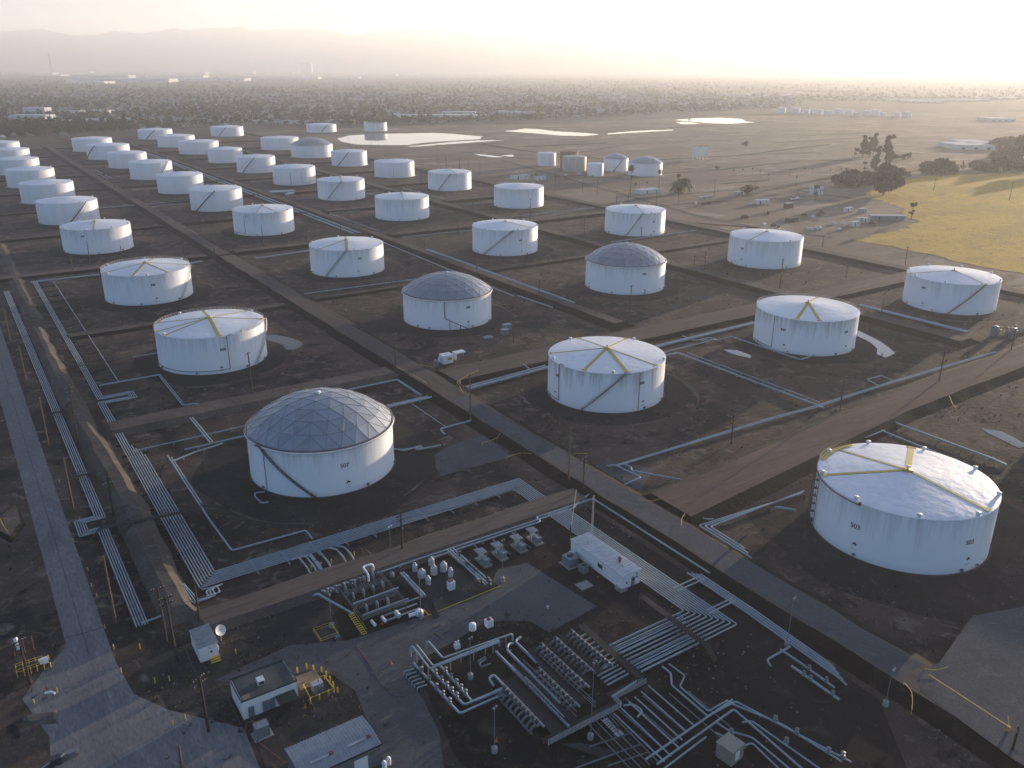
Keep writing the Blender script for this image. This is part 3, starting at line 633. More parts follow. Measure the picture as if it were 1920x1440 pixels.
# ------------------------------------------------------------------ pipe runs
def miter(path, off):
    P = [np.array(p[:2], float) for p in path]; out = []
    for i, p in enumerate(P):
        ns = []
        for a, b in ((i-1, i), (i, i+1)):
            if 0 <= a and b < len(P):
                e = P[b]-P[a]; L = np.linalg.norm(e)
                if L > 1e-6: e /= L; ns.append(np.array([-e[1], e[0]]))
        if len(ns) == 2: q = (ns[0]+ns[1])/max(.25, 1+ns[0]@ns[1])
        else: q = ns[0]
        out.append((*(p+q*off), path[i][2] if len(path[i]) > 2 else .8))
    return out
def pipe(path, r, label, group=None, m='pipe', name='pipeline', supp=0, cat='pipe'):
    path = [(p[0], p[1], p[2] if len(p) > 2 else .8) for p in path]
    o = tag(MB().tube(path, r, 10, bend=3*r).build(name, M[m]), label, cat, group)
    if supp:
        for i in range(len(path)-1):
            a, b = Vector(path[i]), Vector(path[i+1]); L = (b-a).length
            if L < supp*.8 or abs(a.z-b.z) > 1: continue
            n = max(1, int(L/supp)); d = (b-a).normalized(); ang = math.atan2(d.y, d.x)
            for j in range(n):
                c = a+(b-a)*((j+.5)/n); hh = c.z-r*.9
                MB().box((c.x, c.y, hh/2), (.45, max(.5, 2.6*r), hh), ang).build('support', M['concrete'], o)
    return o
def bundle(path, offs, r, label, group, m='pipe', zj=0, ext=None):
    for i, o in enumerate(offs):
        p = miter(path, o)
        pipe(p, r*(1+.18*math.sin(i*2.3+1)), label, group, m)
def sleepers(pts, width, step, label, group, over=1.0, z=.42, m='dark', skip=None):
    k = 0
    for i in range(len(pts)-1):
        a, b = np.array(pts[i][:2], float), np.array(pts[i+1][:2], float); L = np.linalg.norm(b-a)
        if L < step: continue
        d = (b-a)/L; ang = math.atan2(d[1], d[0])
        for j in range(int(L/step)):
            c = a+d*(step*(j+.5)); tag(MB().box((c[0], c[1], z/2), (.32, width+2*over, z), ang).build('pipe_sleeper', M[m]), label, 'pipe support', group)
# far-left run of five thin pipes
L1 = [(-60.6,277),(-60.6,20.5),(-60.6,5.0),(-66.0,5.0),(-66.0,-2.0),(-61.2,-2.0),(-61.2,-51.5),(-56.5,-51.5),(-51.5,-50.6)]
L1 = [(-60.4,277),(-60.4,1.2),(-65.2,1.2),(-65.2,-5.6),(-60.9,-5.6),(-60.9,-52.2)]
bundle(L1, [-1.1,-.55,0,.55,1.1], .135, 'thin pale pipe in the far-left run beside the asphalt road', 'pipes in the far-left run')
pipe([(-60.9,-51.2,.7),(-52.5,-50.9,.7),(-51.0,-52.5,.7)], .22, 'short pale header crossing right at the lower end of the far-left pipe run')
sleepers(L1, 2.6, 12, 'dark beam under the far-left run of thin pipes', 'beams under the far-left pipe run', .5)
# main left run that turns right along the tank yard
k = 0
for i in range(8):
    X = -47.4+.66*i; Yc = -45.2+.68*i; Xr = 37.4+.68*i
    lo = [(X, Yc), (Xr, Yc), (Xr, -52.9), (Xr, -53.4, .2)]
    if i < 4:
        xa = -46.9+.62*i; j = i
        up = [(xa, 291), (xa, 92.6-.75*j+.0), (-36.6+.0*j+.62*j, 92.6-.75*j), (-36.6+.62*j, 84.4+.75*j), (X, 84.4+.75*j)]
        up = [(xa, 291), (xa, 89.6+.72*j), (-37.0+.66*j, 89.6+.72*j), (-37.0+.66*j, 86.6-.72*j), (X+.0, 86.6-.72*j)]
        pipe(up+lo, .15, 'long silver pipe of the main left run, looping right once before turning along the yard', 'long pipes of the main left run')
    else:
        pipe([(X, 44-3*(i-4), .25), (X, 43-3*(i-4), .8)]+lo, .15, 'silver pipe of the main left run starting beside the first dome tank', 'shorter pipes of the main left run')
sleepers([(-45.1,283),(-45.1,96)], 3.0, 11, 'dark beam under the upper part of the main left pipe run', 'beams under the upper main run', .8)
sleepers([(-45.1,80),(-45.1,-36)], 5.2, 9.5, 'dark beam under the lower part of the main left pipe run', 'beams under the lower main run', 1.0)
sleepers([(-38,-42.8),(36,-42.8)], 5.4, 7.4, 'beam under the broad pipe run beside the cross road', 'beams under the broad run', .8, m='concrete')
# thin pipe with outriggers, right of the main run
pipe([(-37.5,287),(-37.5,104)], .16, 'thin pipe standing on black beams right of the upper main run')
for y in range(112, 285, 12): tag(MB().box((-41.4,y,.25), (9,.35,.35)).build('outrigger_beam', M['dark']), 'black beam reaching from the main run to the thin pipe', 'pipe support', 'black outrigger beams')
for i, o in enumerate((0, .65)):
    pipe([(-44.3+.3*i,104+o),(-23.6+o,104+o),(-23.6+o,68-o),(-19.5+o,68-o),(-19.5+o,58-o),(-19.8+o,57-o,.3)], .19, 'silver pipe stepping right from the main run toward the puddle tank', 'pair stepping toward the puddle tank')
pipe([(-29,131.5),(-19,131.5)]+[(-18.0,131.5),(-17.8,108),(-13,108)], .19, 'short pipe with a bent end left of the puddle tank')
pipe([(-47.2,-46),(-44,-46.8)]+[(-44,-49.2),(-47,-49.2)], .18, 'small loop of pipe at the lower left corner of the main run')
for i, o in enumerate((0,.7,1.4)):
    pipe([(-50.4+.2*i,-41.5,.7),(-50.2+o,-50.2+o*.3),(-46.6+o,-50.2+o*.3),(-46.6+o,-47.3+o*.2),(-44+o,-46.4)], .19, 'short pipe bending round the lower left corner below the main run', 'corner pipes below the main run')
# outlets below the broad run, diving under the cross road
for i, (x, x2) in enumerate(((-26.3,-24.4),(-24.6,-22.9),(-23.8,-22.0),(-21.6,-21.6),(-19.4,-19.4),(-17.0,-15.6),(-15.2,-13.6))):
    pipe([(x,-45.4,.8),(x2,-45.4-.25*i,.8),(x2,-51.0,.8),(x2,-52.6,.15)], .22, 'pipe stub bending down from the broad run under the cross road', 'pipe stubs under the cross road', supp=0)
    if i in (0,2,4,6): tag(MB().lathe([(.14,0),(.14,1.1),(0,1.15)],8,(x2+.9,-50.8,0)).build('marker_post', M['rail_yellow']), 'yellow marker post beside the pipe stubs', 'post', 'yellow posts by the stubs')
# pipes round the first dome tank
pipe([(-37.3,29.5),(-37.3,-14),(-36.8,-33.6),(-18.6,-34.4),(-18.6,-39.0)], .24, 'pipe running down left of the first dome tank then right into the broad run')
pipe([(-36.6,27.5),(-36.6,-6)], .2, 'thin pipe beside the long one left of the first dome tank')
pipe([(-37.5,24.5),(-30,27.5),(-24,28.5),(-21.2,29.4)], .28, 'pipe approaching the first dome tank from the left', supp=6)
pipe([(-32,31),(-24,31),(-10,31.2),(-6,26)], .28, 'larger pipe along the dike behind the first dome tank', supp=6)
for i, o in enumerate((0,.8)): pipe([(-24.4+o,57.5,.4),(-24.4+o,56,.9),(-24.2+o,31.5,.9)], .24, 'pipe coming out of the dike toward the first dome tank', 'pipe pair out of the dike')
pipe([(-45.5,38.5),(-38,38.5),(16,39.5)], .2, 'long pipe along the foot of the dike behind the first dome tank', supp=8)
pipe([(17.5,25.5),(33,28.2),(51.6,28.2)], .42, 'thick white pipe from the first dome tank to the main road', supp=7)
pipe([(17.5,27.3),(33,29.6),(51.0,29.6)], .3, 'second pipe lying behind the thick white one')
for i, o in enumerate((0,.6)): pipe([(14,51.2-o),(49.8-o,51.2-o),(49.8-o,32.0)], .2, 'thin pipe turning a square corner near the road junction', 'square corner pipes')
pipe([(43.0,26.5),(43.0,2.4)], .13, 'thin straight pipe right of the first dome tank parallel to the main road')
pipe([(40.2,-1.5,.5),(40.6,2.3),(52.4,2.6),(53.4,3.2,.9)], .3, 'bent pipe end poking out under the main road')
pipe([(-20.3,-8,.4),(-23,-8,.9),(-23.6,-10),(-23.2,-14.5),(-21.5,-15)], .22, 'hooked pipe left of the first dome tank')
for i, o in enumerate((0,1.0)): pipe([(20.3,-2+o*1.6,.6),(23.5,-5-o,.7),(29.5,-6.5+o,.7)], .24, 'pale pipe leaving the right side of the first dome tank', 'outlet pipes of the first dome tank')
pipe([(27,-7.2,1.3),(27,-7.2,.6),(36,-8.6,.6)], .32, 'pump line with a red motor right of the first dome tank')
tag(MB().tube([(35.2,-8.5,.5),(35.2,-8.5,1.7)],.4,10).box((33,-8.2,.25),(4,1,.5)).build('pump', M['rust']), 'red pump beside the first dome tank outlet', 'pump')
# ten pipe run past the long white building
for i in range(10):
    X = 37.2+.66*i; Yc = -111.0-1.06*i
    pipe([(X,-60.2,.15),(X,-61.0,.8),(X,Yc),(16.2,Yc)], .16, 'silver pipe running past the long white building then turning into the valve yard', 'ten pipes past the long building')
for i in range(8):
    Yc = -110.6-1.30*i; pipe([(36-.5*i+.2,Yc-.45,.55),(16.4,Yc-.45,.55)], .13, 'thin pipe between the bigger ones entering the valve yard', 'thin pipes entering the valve yard')
sleepers([(40.1,-64),(40.1,-108)], 6.6, 7.2, 'black beam under the ten pipe run', 'black beams under the ten pipe run', .3, .5)
pipe([(-12,-61.7),(0,-61.7),(44.5,-62.4),(50.4,-59.4),(54,-58.6)], .24, 'long header pipe along the road behind the pump skids', supp=8)
pipe([(2,-63.0),(30,-63.3),(33.5,-63.3),(33.5,-61.0),(52.4,-61.2),(52.4,-104)], .24, 'long pipe along the skids turning down beside the main road', supp=9)
for i, o in enumerate((0,.7,1.4,2.1)):
    pipe([(48.2+o,-101-o),(48.0+o,-118),(46.8+o,-143+2*o)]+([(46.8+o,-144.6+2*o,.4)]), .2, 'pipe at the foot of the main road, right of the valve yard', 'four pipes at the foot of the road')
for i, y in enumerate((-103.6,-104.9,-113.6,-114.6)): pipe([(41.0,y),(49.5,y)], .18, 'short cross pipe joining the ten pipe run to the road-side pipes', 'cross pipes by the road')
pipe([(46.6,-131.5),(39.4,-131.6),(39.0,-133.0,.4)], .2, 'pipe elbow branching left from the road-side pipes')
pipe([(44.2,-131),(44.2,-136),(43.8,-144)], .22, 'valved pipe lying below the road-side pipes')
pipe([(42.0,-135.5),(41.8,-146.5)], .26, 'lower valved pipe below the road-side pipes')
for x, y in ((44.1,-138),(44,-142),(41.9,-138.5),(41.9,-140),(41.9,-145)):
    tag(MB().lathe([(.45,0),(.45,.35),(.1,.4),(.1,.9),(.35,.92),(.35,.98),(0,1)],10,(x,y,.7)).build('valve', M['pipe_old']), 'valve on the pipes below the main road', 'valve', 'valves below the main road')
# pipes at the foot of the valve yard
pipe([(20.8,-121.6),(20.8,-124),(18.6,-126.5),(18.3,-136),(25.4,-136.2),(30.6,-157)], 0.180, 'pipe leaving the valve yard, stepping right, then running out of frame')
pipe([(22.4,-121.8),(22.6,-126),(19.6,-127.6),(19.3,-135.2),(24.4,-135.2)], 0.150, 'pipe beside the stepping one below the valve yard')
pipe([(3,-139.2),(23.6,-137.4),(22.4,-155)], 0.188, 'lower pipe running right then turning down out of frame')
pipe([(2,-137.4),(25.2,-135.6)], 0.195, 'long pipe crossing right below the valve yard')
pipe([(24.2,-136),(28,-145),(28.4,-149),(29.4,-156)], 0.165, 'valved pipe beside the stepping pipe at the bottom')
pipe([(18.5,-138.2),(18.8,-140.6),(21,-144),(20.6,-158)], 0.165, 'bent pipe right of the beige box')
pipe([(16.5,-139.5),(18.3,-144.5),(20,-144.8),(18.6,-158)], 0.150, 'thin bent pipe close to the beige box')
pipe([(22.3,-140.5),(24.0,-141.2),(25.2,-158)], 0.165, 'pipe between the beige box and the stepping pipe')
pipe([(1,-140.8),(14.4,-139.4)], 0.165, 'lowest pipe in front of the beige box')
for i, (x0, y0, x1, y1) in enumerate(((4.6,-126.2,4.4,-139.5),(6.6,-126,6.2,-139.2),(8.8,-125.4,8.6,-138.8),(10.6,-125,10.4,-137.6),(12.6,-124.6,12.4,-136.6),(14.8,-124,14.6,-136.2))):
    pipe([(x0,y0),(x1,y1)], 0.150, 'pipe running down from the valve yard deck', 'pipes below the deck')
pipe([(7.4,-125.6,.8),(9.2,-126.4,.8),(9.4,-128.6,.8),(7.6,-129.2,.8)], 0.180, 'U-shaped pipe bend below the valve yard deck')
for x, y in ((27.6,-143.5),(28.3,-147.6),(29.2,-153.5),(30.4,-155.5),(18.6,-141.3),(25,-148)):
    tag(MB().lathe([(.5,0),(.5,.4),(.12,.45),(.12,1.0),(.42,1.02),(.42,1.08),(0,1.1)],10,(x,y,.7)).build('valve', M['pipe_old']), 'valve on the pipes at the bottom right of the valve yard', 'valve', 'valves at the bottom right')
# pipes between the middle tanks
pipe([(66.6,27.8),(104.5,31),(105,31.2)], .62, 'thick pale pipe on pedestals left of the grime-rimmed tank', supp=8, m='pipe')
pipe([(66.8,30.2),(105,33.4)], .35, 'thinner pipe behind the thick pale one on pedestals')
pipe([(66.2,30,.9),(66.2,33.6,1.1),(67.4,35.2,1.6)], .3, 'red pipe rising at the road corner by the tall bare pole', m='rust')
pipe([(97.5,33.5,.9),(97.5,38,1.6)], .24, 'short white cross pipe behind the thick pale pipe')
pipe([(132,16.4),(153,16.8),(160,16.4),(160,-29),(160,-54.2)], .36, 'thick pipe from the grime-rimmed tank running down to the brown road', supp=9)
pipe([(163.4,14.4),(163.4,-20),(163.2,-50)], .2, 'thin pipe beside the thick one running down to the brown road', supp=9)
pipe([(150,19.8),(168,20.2),(186.5,20.6),(186.5,24),(178,24.2),(178,32)], .26, 'pipe with a square bend behind the grime-rimmed tank')
for i, o in enumerate((0,1.2)): pipe([(146,26.5+o),(220,28.2+o)], .42, 'thick pipe along the dirt road between the stained tanks', 'thick pipe pair on the dirt road')
pipe([(180,23.2),(186,20),(195.4,19.6),(195.4,-16.6),(205,-16.2)], .28, 'pipe bending round the front of the streaked tank', supp=9)
for i, o in enumerate((0,1.1,2.2)): pipe([(287.4+o,21.5),(288.2+o,-33)], .4, 'thick pipe in the run right of the crescent pond', 'pipe run right of the crescent pond')
for i, o in enumerate((0,.9)): pipe([(70.5,-49.6+o*.6),(133,-51.0+o),(160,-52.6+o),(202,-52.6+o),(272,-55+o)], .24, 'long pipe along the upper edge of the brown cross road', 'pipe pair along the brown road')
pipe([(195.5,-51.5),(195.5,-46.5,1.6),(204,-47,1.6),(204,-52)], .24, 'raised square pipe loop by the brown road')
pipe([(68.5,-47.8),(70.8,-48.7),(71.8,-59.0),(64.8,-59.6)], .24, 'hooked pipe at the corner of main and brown roads')
pipe([(73.4,-50.2),(73.8,-52.5),(72.4,-54.2),(80.4,-66.2),(80.6,-67.4,.4)], .24, 'long pipe with a crook, ending at the brown road edge')
for i, o in enumerate((0,1.0,2.0)): pipe([(102+o,-90.5+o*.3),(66.0+o,-87.2-o),(65.4+o,-104+2.0*o),(65.6+o,-104.8+2*o,.5)], .24, 'pipe turning a sharp corner left of the 503 tank', 'corner pipes left of the 503 tank')
pipe([(69.5,-84,.5),(69.4,-86.2,1.2),(71,-87.4,1.2)], .2, 'small elbow above the corner pipes left of the 503 tank')
pipe([(168.8,-74.4),(168.6,-108),(168.6,-112,.4)], .34, 'thick pipe right of the 503 tank, upper one', supp=9)
pipe([(159.4,-74.6),(157.6,-109)], .28, 'pipe right of the 503 tank, lower one', supp=9)
pipe([(160.6,-77.2),(141.4,-77.6)], .22, 'short pipe meeting the lower one behind the 503 tank')
pipe([(86.5,-100.5,5.2),(83.5,-96.5,5.2),(86.5,-93.2,1.4)], .3, 'white pipe bracket standing off the left side of the 503 tank')
# runs between the rear rows
bundle([(158,1000),(158,330)], [-3.4,-2.6,-1.8,1.0,1.8,2.6], .24, 'pale pipe in the long run down the middle of the rear rows', 'long run down the rear rows')
pipe([(160.2,300),(158.6,286),(154,128)], .3, 'pipe passing behind the second dome tank toward the rear')
pipe([(156.4,128),(157.8,100)], .3, 'short pipe right of the second dome tank')
for i, o in enumerate((0,1.0,2)): pipe([(171.5+o,255),(170.6+o,101)], .3, 'pipe along the dike left of the red-rimmed dome', 'pipes left of the red-rimmed dome')
pipe([(199,417),(173.8,419.4),(173.8,326)], .3, 'pipe with one square corner behind the dark-stair tank')
for i, o in enumerate((0,1.2)): pipe([(20,541.5+o),(100,546+o)], .3, 'pipe crossing between the first and second tank columns', 'crossing pipes in the left columns')
pipe([(88,529),(62.4,527),(63.2,456)], .3, 'pipe with a square corner in the second tank column', m='pipe')
pipe([(62.8,433),(62.8,377)], .34, 'straight pipe left of the second column, just behind the front')
for i, o in enumerate((0,4)): pipe([(64+o,830),(66+o,738)], .35, 'pale pipe among the far left columns', 'pale pipes in the far left columns')
for i, o in enumerate((0,1.4)): pipe([(-48,292+o),(-14,291+o)], .26, 'pipe along the cross road left of the railed tank', 'pipes left of the railed tank')
for i, o in enumerate((0,1.6)): pipe([(-5,287+o),(43,294.5+o)], .3, 'pipe along the cross road right of the railed tank', 'pipes right of the railed tank')
for i, o in enumerate((0,1.4)): pipe([(72,285.6+o),(108,290.5+o)], .3, 'pipe in front of the yellow-strip roof tank at its left', 'pipes left of the yellow-strip tank')
for k, (xa, ya, xb, yb) in enumerate([(232,530,262,470),(180,640,240,640),(178,505,262,505),(285,400,365,400),(288,330,370,330),(178,300,262,296),(288,210,368,210),(66,190,158,186),(290,520,290,440),(70,640,150,642)]):
    pipe([(xa,ya),(xb,yb)], .3, 'lone pipe lying in a bay between rear tanks', 'lone pipes in the rear bays')

# thin dark conduits and pipes that fill the lower part of the valve yard
for i in range(7):
    a, b = G(1098+7*i,1352-3.2*i,.9), G(1186+8*i,1446-3*i,.9); pipe([(*a,.9),(*b,.9)], .07 if i % 2 else .11, 'thin dark conduit in the sloping rack at the bottom centre', 'conduits at the bottom centre', m='dark' if i % 2 else 'pipe_old')
for i, (a, b) in enumerate((((1255,1300),(1352,1384)),((1205,1305),(1285,1372)),((1172,1308),(1270,1392)),((1150,1322),(1238,1398)),((1290,1296),(1368,1362)),((1105,1400),(1190,1372)),((1080,1440),(1200,1396)),((1140,1436),(1215,1410)))):
    pipe([(*G(*a,.6),.6),(*G(*b,.6),.6)], .13, 'slim pipe lying between the bigger ones at the bottom centre', 'slim pipes at the bottom centre', m='pipe_old')
for i in range(9): pipe([(-7.6+.35*i,-126.4-.2*i,.5),(-3.0+.35*i,-133.5,.5)], .08, 'thin line fanning out below the valve deck', 'thin lines below the valve deck', m='dark')
for i in range(8):
    y = -109.5-1.35*i; pipe([(-7.6,y,.55),(-2.0,y,.55)], .12, 'short lateral pipe on the floor between the first two valve rows', 'floor laterals of the valve yard', m='pipe_old')
# ------------------------------------------------------------------ plant in the foreground
M['vessel'] = mat('dull_white_vessel', (.46,.48,.49), .5, var=.15, scale=1.5)
M['whiteroof'] = mat('ribbed_pale_roof', (.55,.56,.57), .5, .1, var=.1, scale=.6)
M['grating'] = mat('dark_grating', (.018,.020,.022), .7, .3, var=.3, scale=6)
M['beige'] = mat('beige_paint', (.27,.26,.20), .6, var=.1, scale=.8)
M['shedwall'] = mat('grey_sheet_wall', (.17,.18,.19), .6, .2, var=.1, scale=1.0)
M['sheetroof'] = mat('grey_sheet_roof', (.36,.38,.40), .5, .4, var=.12, scale=.8)
M['darkroof'] = mat('dark_roof_felt', (.05,.062,.058), .8, var=.45, scale=.35)
M['glass'] = mat('dark_glass', (.02,.03,.04), .08, spec=.8)
M['plate'] = mat('tan_plate', (.22,.165,.11), .9, var=.15, scale=.8)
M['orange'] = mat('orange_plastic', (.45,.09,.02), .6)
M['greencan'] = mat('dark_green_canopy', (.035,.05,.03), .8, var=.4, scale=3)
M['lamp'] = mat('lamp_housing', (.62,.63,.63), .4); M['lamp_dull'] = mat('dull_lamp_housing', (.20,.21,.22), .5)
M['bluegrey'] = mat('blue_grey_machine', (.20,.25,.28), .5, .2, var=.2, scale=2)
def boxat(root, name, c, d, m, rz=0, label=None): return MB().box(c, d, rz).build(name, M[m], root, label=label)
def rib_roof(mb, x0, x1, y0, y1, z0, z1, along='y', step=.9, m=0):
    """sheet with standing ribs; z0 at x0/y0 side, z1 at the other"""
    mb.add([(x0,y0,z0),(x1,y0,z1),(x1,y1,z1),(x0,y1,z0),(x0,y0,z0-.12),(x1,y0,z1-.12),(x1,y1,z1-.12),(x0,y1,z0-.12)], [(0,1,2,3),(7,6,5,4),(0,4,5,1),(1,5,6,2),(2,6,7,3),(3,7,4,0)], m)
    n = int(abs(y1-y0)/step)
    for i in range(n):
        y = y0+(y1-y0)*(i+.5)/n; mb.add([(x0,y-.07,z0+.003),(x1,y-.07,z1+.003),(x1,y,z1+.2),(x0,y,z0+.2),(x1,y+.07,z1+.003),(x0,y+.07,z0+.003)], [(0,1,2,3),(3,2,4,5)], m)
# long white control building
t = thing('control_building', 'long white building with a ribbed roof beside the ten pipe run', 'building', (33.9,-88.2,0))
boxat(t, 'wall', (0,0,2.35), (5.3,18.8,3.5), 'white')
mb = MB(); rib_roof(mb, -2.85, 2.85, -9.6, 9.6, 4.14, 4.24, step=.8); mb.build('roof', M['whiteroof'], t)
boxat(t, 'skirting', (0,0,.3), (4.9,18.4,.6), 'dark')
d = boxat(t, 'door', (.5,-9.43,1.75), (1.1,.08,2.3), 'bluegrey'); boxat(d, 'door_window', (.5,-9.48,2.25), (.5,.04,.6), 'glass')
w = boxat(t, 'window', (-2.68,-1.6,2.6), (.07,1.5,.9), 'glass'); boxat(w, 'window_frame', (-2.66,-1.6,2.6), (.06,1.7,1.1), 'steel')
boxat(t, 'entrance_step', (-2.2,-8.6,.55), (2.0,2.2,.9), 'steel')
MB().lathe([(.3,0),(.3,.9),(.45,.95),(.45,1.2),(0,1.3)],10,(.6,-4.6,4.2)).build('roof_vent', M['rust'], t)
for y in (-6.9, 5.5): MB().lathe([(.14,0),(.14,.7),(.25,.72),(0,.9)],8,(-.6,y,4.2)).build('roof_vent', M['steel'], t)
for q in ((1.6,-9.46,3.4),(1.6,-9.46,2.6),(-1.4,-9.46,2.0)): boxat(t, 'wall_box', q, (.35,.12,.4), 'dark')
t = thing('cooling_unit', 'larger grey cabinet unit against the long white building', 'machine', (28.4,-82.2,0))
boxat(t, 'cabinet', (0,0,1.2), (2.6,3.0,2.2), 'bluegrey'); boxat(t, 'slab', (0,0,.06), (3.6,4.0,.12), 'concrete'); MB().lathe([(.8,0),(.8,.15),(0,.16)],14,(0,0,2.3)).build('fan', M['dark'], t); boxat(t, 'duct', (1.9,1.6,1.5), (1.4,1.0,1.0), 'white')
t = thing('cooling_unit', 'small grey cabinet unit beside the larger one', 'machine', (29.2,-86.4,0))
boxat(t, 'cabinet', (0,0,.9), (1.7,1.8,1.7), 'bluegrey'); MB().lathe([(.6,0),(.6,.12),(0,.13)],14,(0,0,1.75)).build('fan', M['dark'], t)
t = thing('signal_mast', 'pale mast leaning beside the end of the long white building', 'mast', (32.2,-77.3,0))
MB().tube([(0,0,0),(0,0,7)],.16,8).build('post', M['wood'], t); MB().tube([(.1,0,6.2),(2.6,1.6,15.2)],.10,6).build('boom', M['rail_pale'], t)
t = thing('lattice_antenna', 'thin lattice antenna standing on the long white building side', 'mast', (37.2,-79.4,0)); mb = MB()
for k in range(3): mb.bar((.28*math.cos(2.1*k),.28*math.sin(2.1*k),0),(.2*math.cos(2.1*k),.2*math.sin(2.1*k),14.5),.035)
for i in range(28):
    for k in range(3): mb.bar((.27*math.cos(2.1*k),.27*math.sin(2.1*k),i*.52),(.27*math.cos(2.1*(k+1)),.27*math.sin(2.1*(k+1)),i*.52+.5),.02)
mb.build('lattice', M['steel'], t)
# four canopied pump units
def pump_unit(x, y, label):
    t = thing('pump_unit', label, 'pump', (x,y,0), 0, 'canopied pump units')
    boxat(t, 'base', (0,0,.2), (2.2,4.8,.4), 'beige'); mb = MB().box((0,-.9,1.1),(1.5,2.0,1.4)); mb.tube([(-.4,-.4,1.6),(-.4,-2.1,1.6)],.42,10); mb.build('engine', M['bluegrey'], t)
    mb = MB(); rib_roof(mb,-1.2,1.2,.1,2.5,2.75,2.55,step=.6); mb.build('canopy', M['sheetroof'], t)
    mb = MB()
    for a in (-1,1):
        for b in (.3,2.3): mb.bar((a,b,.4),(a,b,2.6),.06)
    mb.build('canopy_post', M['dark'], t)
    boxat(t, 'control_panel', (.2,1.2,1.2), (1.2,.6,1.5), 'white'); MB().tube([(.5,-1,1.8),(.5,-1,2.9)],.12,8).build('exhaust', M['rust'], t)
    return t
p0 = pump_unit(11.6,-70.4,'canopied pump unit nearest the pressure vessels, first in its row')
dup(p0,(16.4,-70.2,0),0,'canopied pump unit, second from the vessels'); dup(p0,(22.2,-69.9,0),0,'canopied pump unit, third from the vessels'); dup(p0,(27.4,-69.2,0),0,'canopied pump unit next to the long white building, last in its row')
for i, x in enumerate((13.2,18.4,24.2)):
    pipe([(x,-72,.6),(x,-65.5,.6),(x,-63.4,.8)], .16, 'thin suction pipe between two canopied pump units', 'suction pipes of the pump units', m='pipe_old')
# pressure vessels
vp = [(778,1072,.62,1.7),(791,1083,.95,1.5),(803,1097,.6,1.8),(809,1061,.72,1.7),(814,1078,.8,1.9),(832,1072,.82,2.0),(845,1082,.58,1.9)]
vl = ['small white vessel at the left of the cluster','widest low white vessel of the cluster, at front left','small white vessel nearest the stair of the cluster','white vessel at the back of the cluster beside a red hose','tall round-topped white vessel in the middle of the cluster','white vessel at the right rear of the cluster','small white vessel at the right of the cluster']
for (px, py, r, h), lb in zip(vp, vl):
    c = G(px, py); t = thing('pressure_vessel', lb, 'tank', (c[0],c[1],0), 0, 'white pressure vessels')
    MB().lathe([(r,.3),(r,h)]+[(r*math.cos(a),h+r*.6*math.sin(a)) for a in np.linspace(.2,1.5,6)]+[(0,h+r*.6)],22).build('body', M['vessel'], t)
    MB().lathe([(r*.9,0),(r*.9,.32)],16).build('skirt', M['dark'], t); MB().lathe([(.18,0),(.18,.25),(.3,.27),(.3,.34),(0,.35)],10,(0,0,h+r*.57)).build('nozzle', M['steel'], t)
slab('concrete_skid', rect(-8.5,9.5,-81,-64.2), .025, M['grating'])
mb = MB()
for a, b in (((-9,-81.4),(9.8,-80.8)),((-9,-81.4),(-9,-79))): mb.bar((*a,.2),(*b,.2),.12)
tag(mb.build('containment_kerb', M['rail_yellow']), 'low yellow kerb along the front edge of the vessel skid', 'kerb')
c = G(846,1104); t = thing('white_cabinet', 'white cabinet with a red-brown top beside the vessel cluster', 'cabinet', (c[0],c[1],0)); boxat(t,'body',(0,0,1.0),(1.5,1.3,2),'white'); boxat(t,'cap',(-.1,.2,2.2),(1.0,.9,.4),'rust')
for i, (a, b, z) in enumerate((((751,1074),(792,1119),1.2),((756,1073),(797,1117),1.2))): pipe([(*G(*a,z),z),(*G(*b,z),z)], .26, 'blue-grey pipe sloping beside the vessel skid', 'pipe pair beside the vessel skid')
for i, L in enumerate(([(715,1146),(786,1121)],[(716,1156),(732,1150),(786,1136)],[(715,1160),(726,1163),(786,1140)],[(838,1031),(893,1103)],[(843,1030),(902,1099)],[(849,1028),(915,1094)])):
    pipe(GP(L, .9), .2, ['pipe leaving the valve platform, upper one','pipe leaving the valve platform, middle one','pipe leaving the valve platform, lowest one','left pipe of the rack right of the vessels','middle pipe of the rack right of the vessels','right pipe of the rack right of the vessels'][i])
for i, (px, py) in enumerate(((897,1103),(903,1100),(915,1096),(918,1101),(893,1098),(876,1067),(862,1047),(890,1078))):
    c = G(px,py); tag(MB().lathe([(.45,0),(.45,.5),(.15,.55),(.15,1.3),(.5,1.32),(.5,1.4),(0,1.42)],10,(c[0],c[1],.4)).build('valve', M['dark']), 'dark valve on the pipe rack right of the vessels', 'valve', 'dark valves on the vessel rack')
tag(MB().box((7.2,-66.5,.8),(2.4,4.5,.15)).box((7.2,-66.5,.4),(.3,4,.7)).build('walkway_plate', M['plate']), 'tan walkway plate beside the rack right of the vessels', 'walkway')
# valve platform with yellow stair
t = thing('valve_platform', 'dark raised valve platform with timber-like railings and a yellow stair', 'platform', (-17.5,-70.5,0))
mb = MB()
for x in np.arange(-5,5.1,.5): mb.box((x,0,2.0),(.16,14.5,.08))
for y in np.arange(-7.2,7.3,1.2): mb.box((0,y,1.92),(10.2,.12,.1))
mb.build('deck', M['grating'], t)
for x in (-5,0,5):
    for y in (-7.2,-2.4,2.4,7.2): MB().bar((x,y,0),(x,y,2),.09).build('leg', M['dark'], t)
mb = MB()
for y in (-7.3,-3.2,2.6):
    for z in (2.35,2.7,3.05,3.4): mb.box((0,y,z),(10.2,.06,.10))
for x in (-5.1,5.1):
    for z in (2.6,3.1): mb.box((x,0,z),(.06,14.5,.07))
    for y in np.arange(-7.2,7.3,1.8): mb.bar((x,y,2),(x,y,3.4),.04)
mb.build('railing', M['railwood'] if 'railwood' in M else M['pipe_old'], t)
mb = MB()
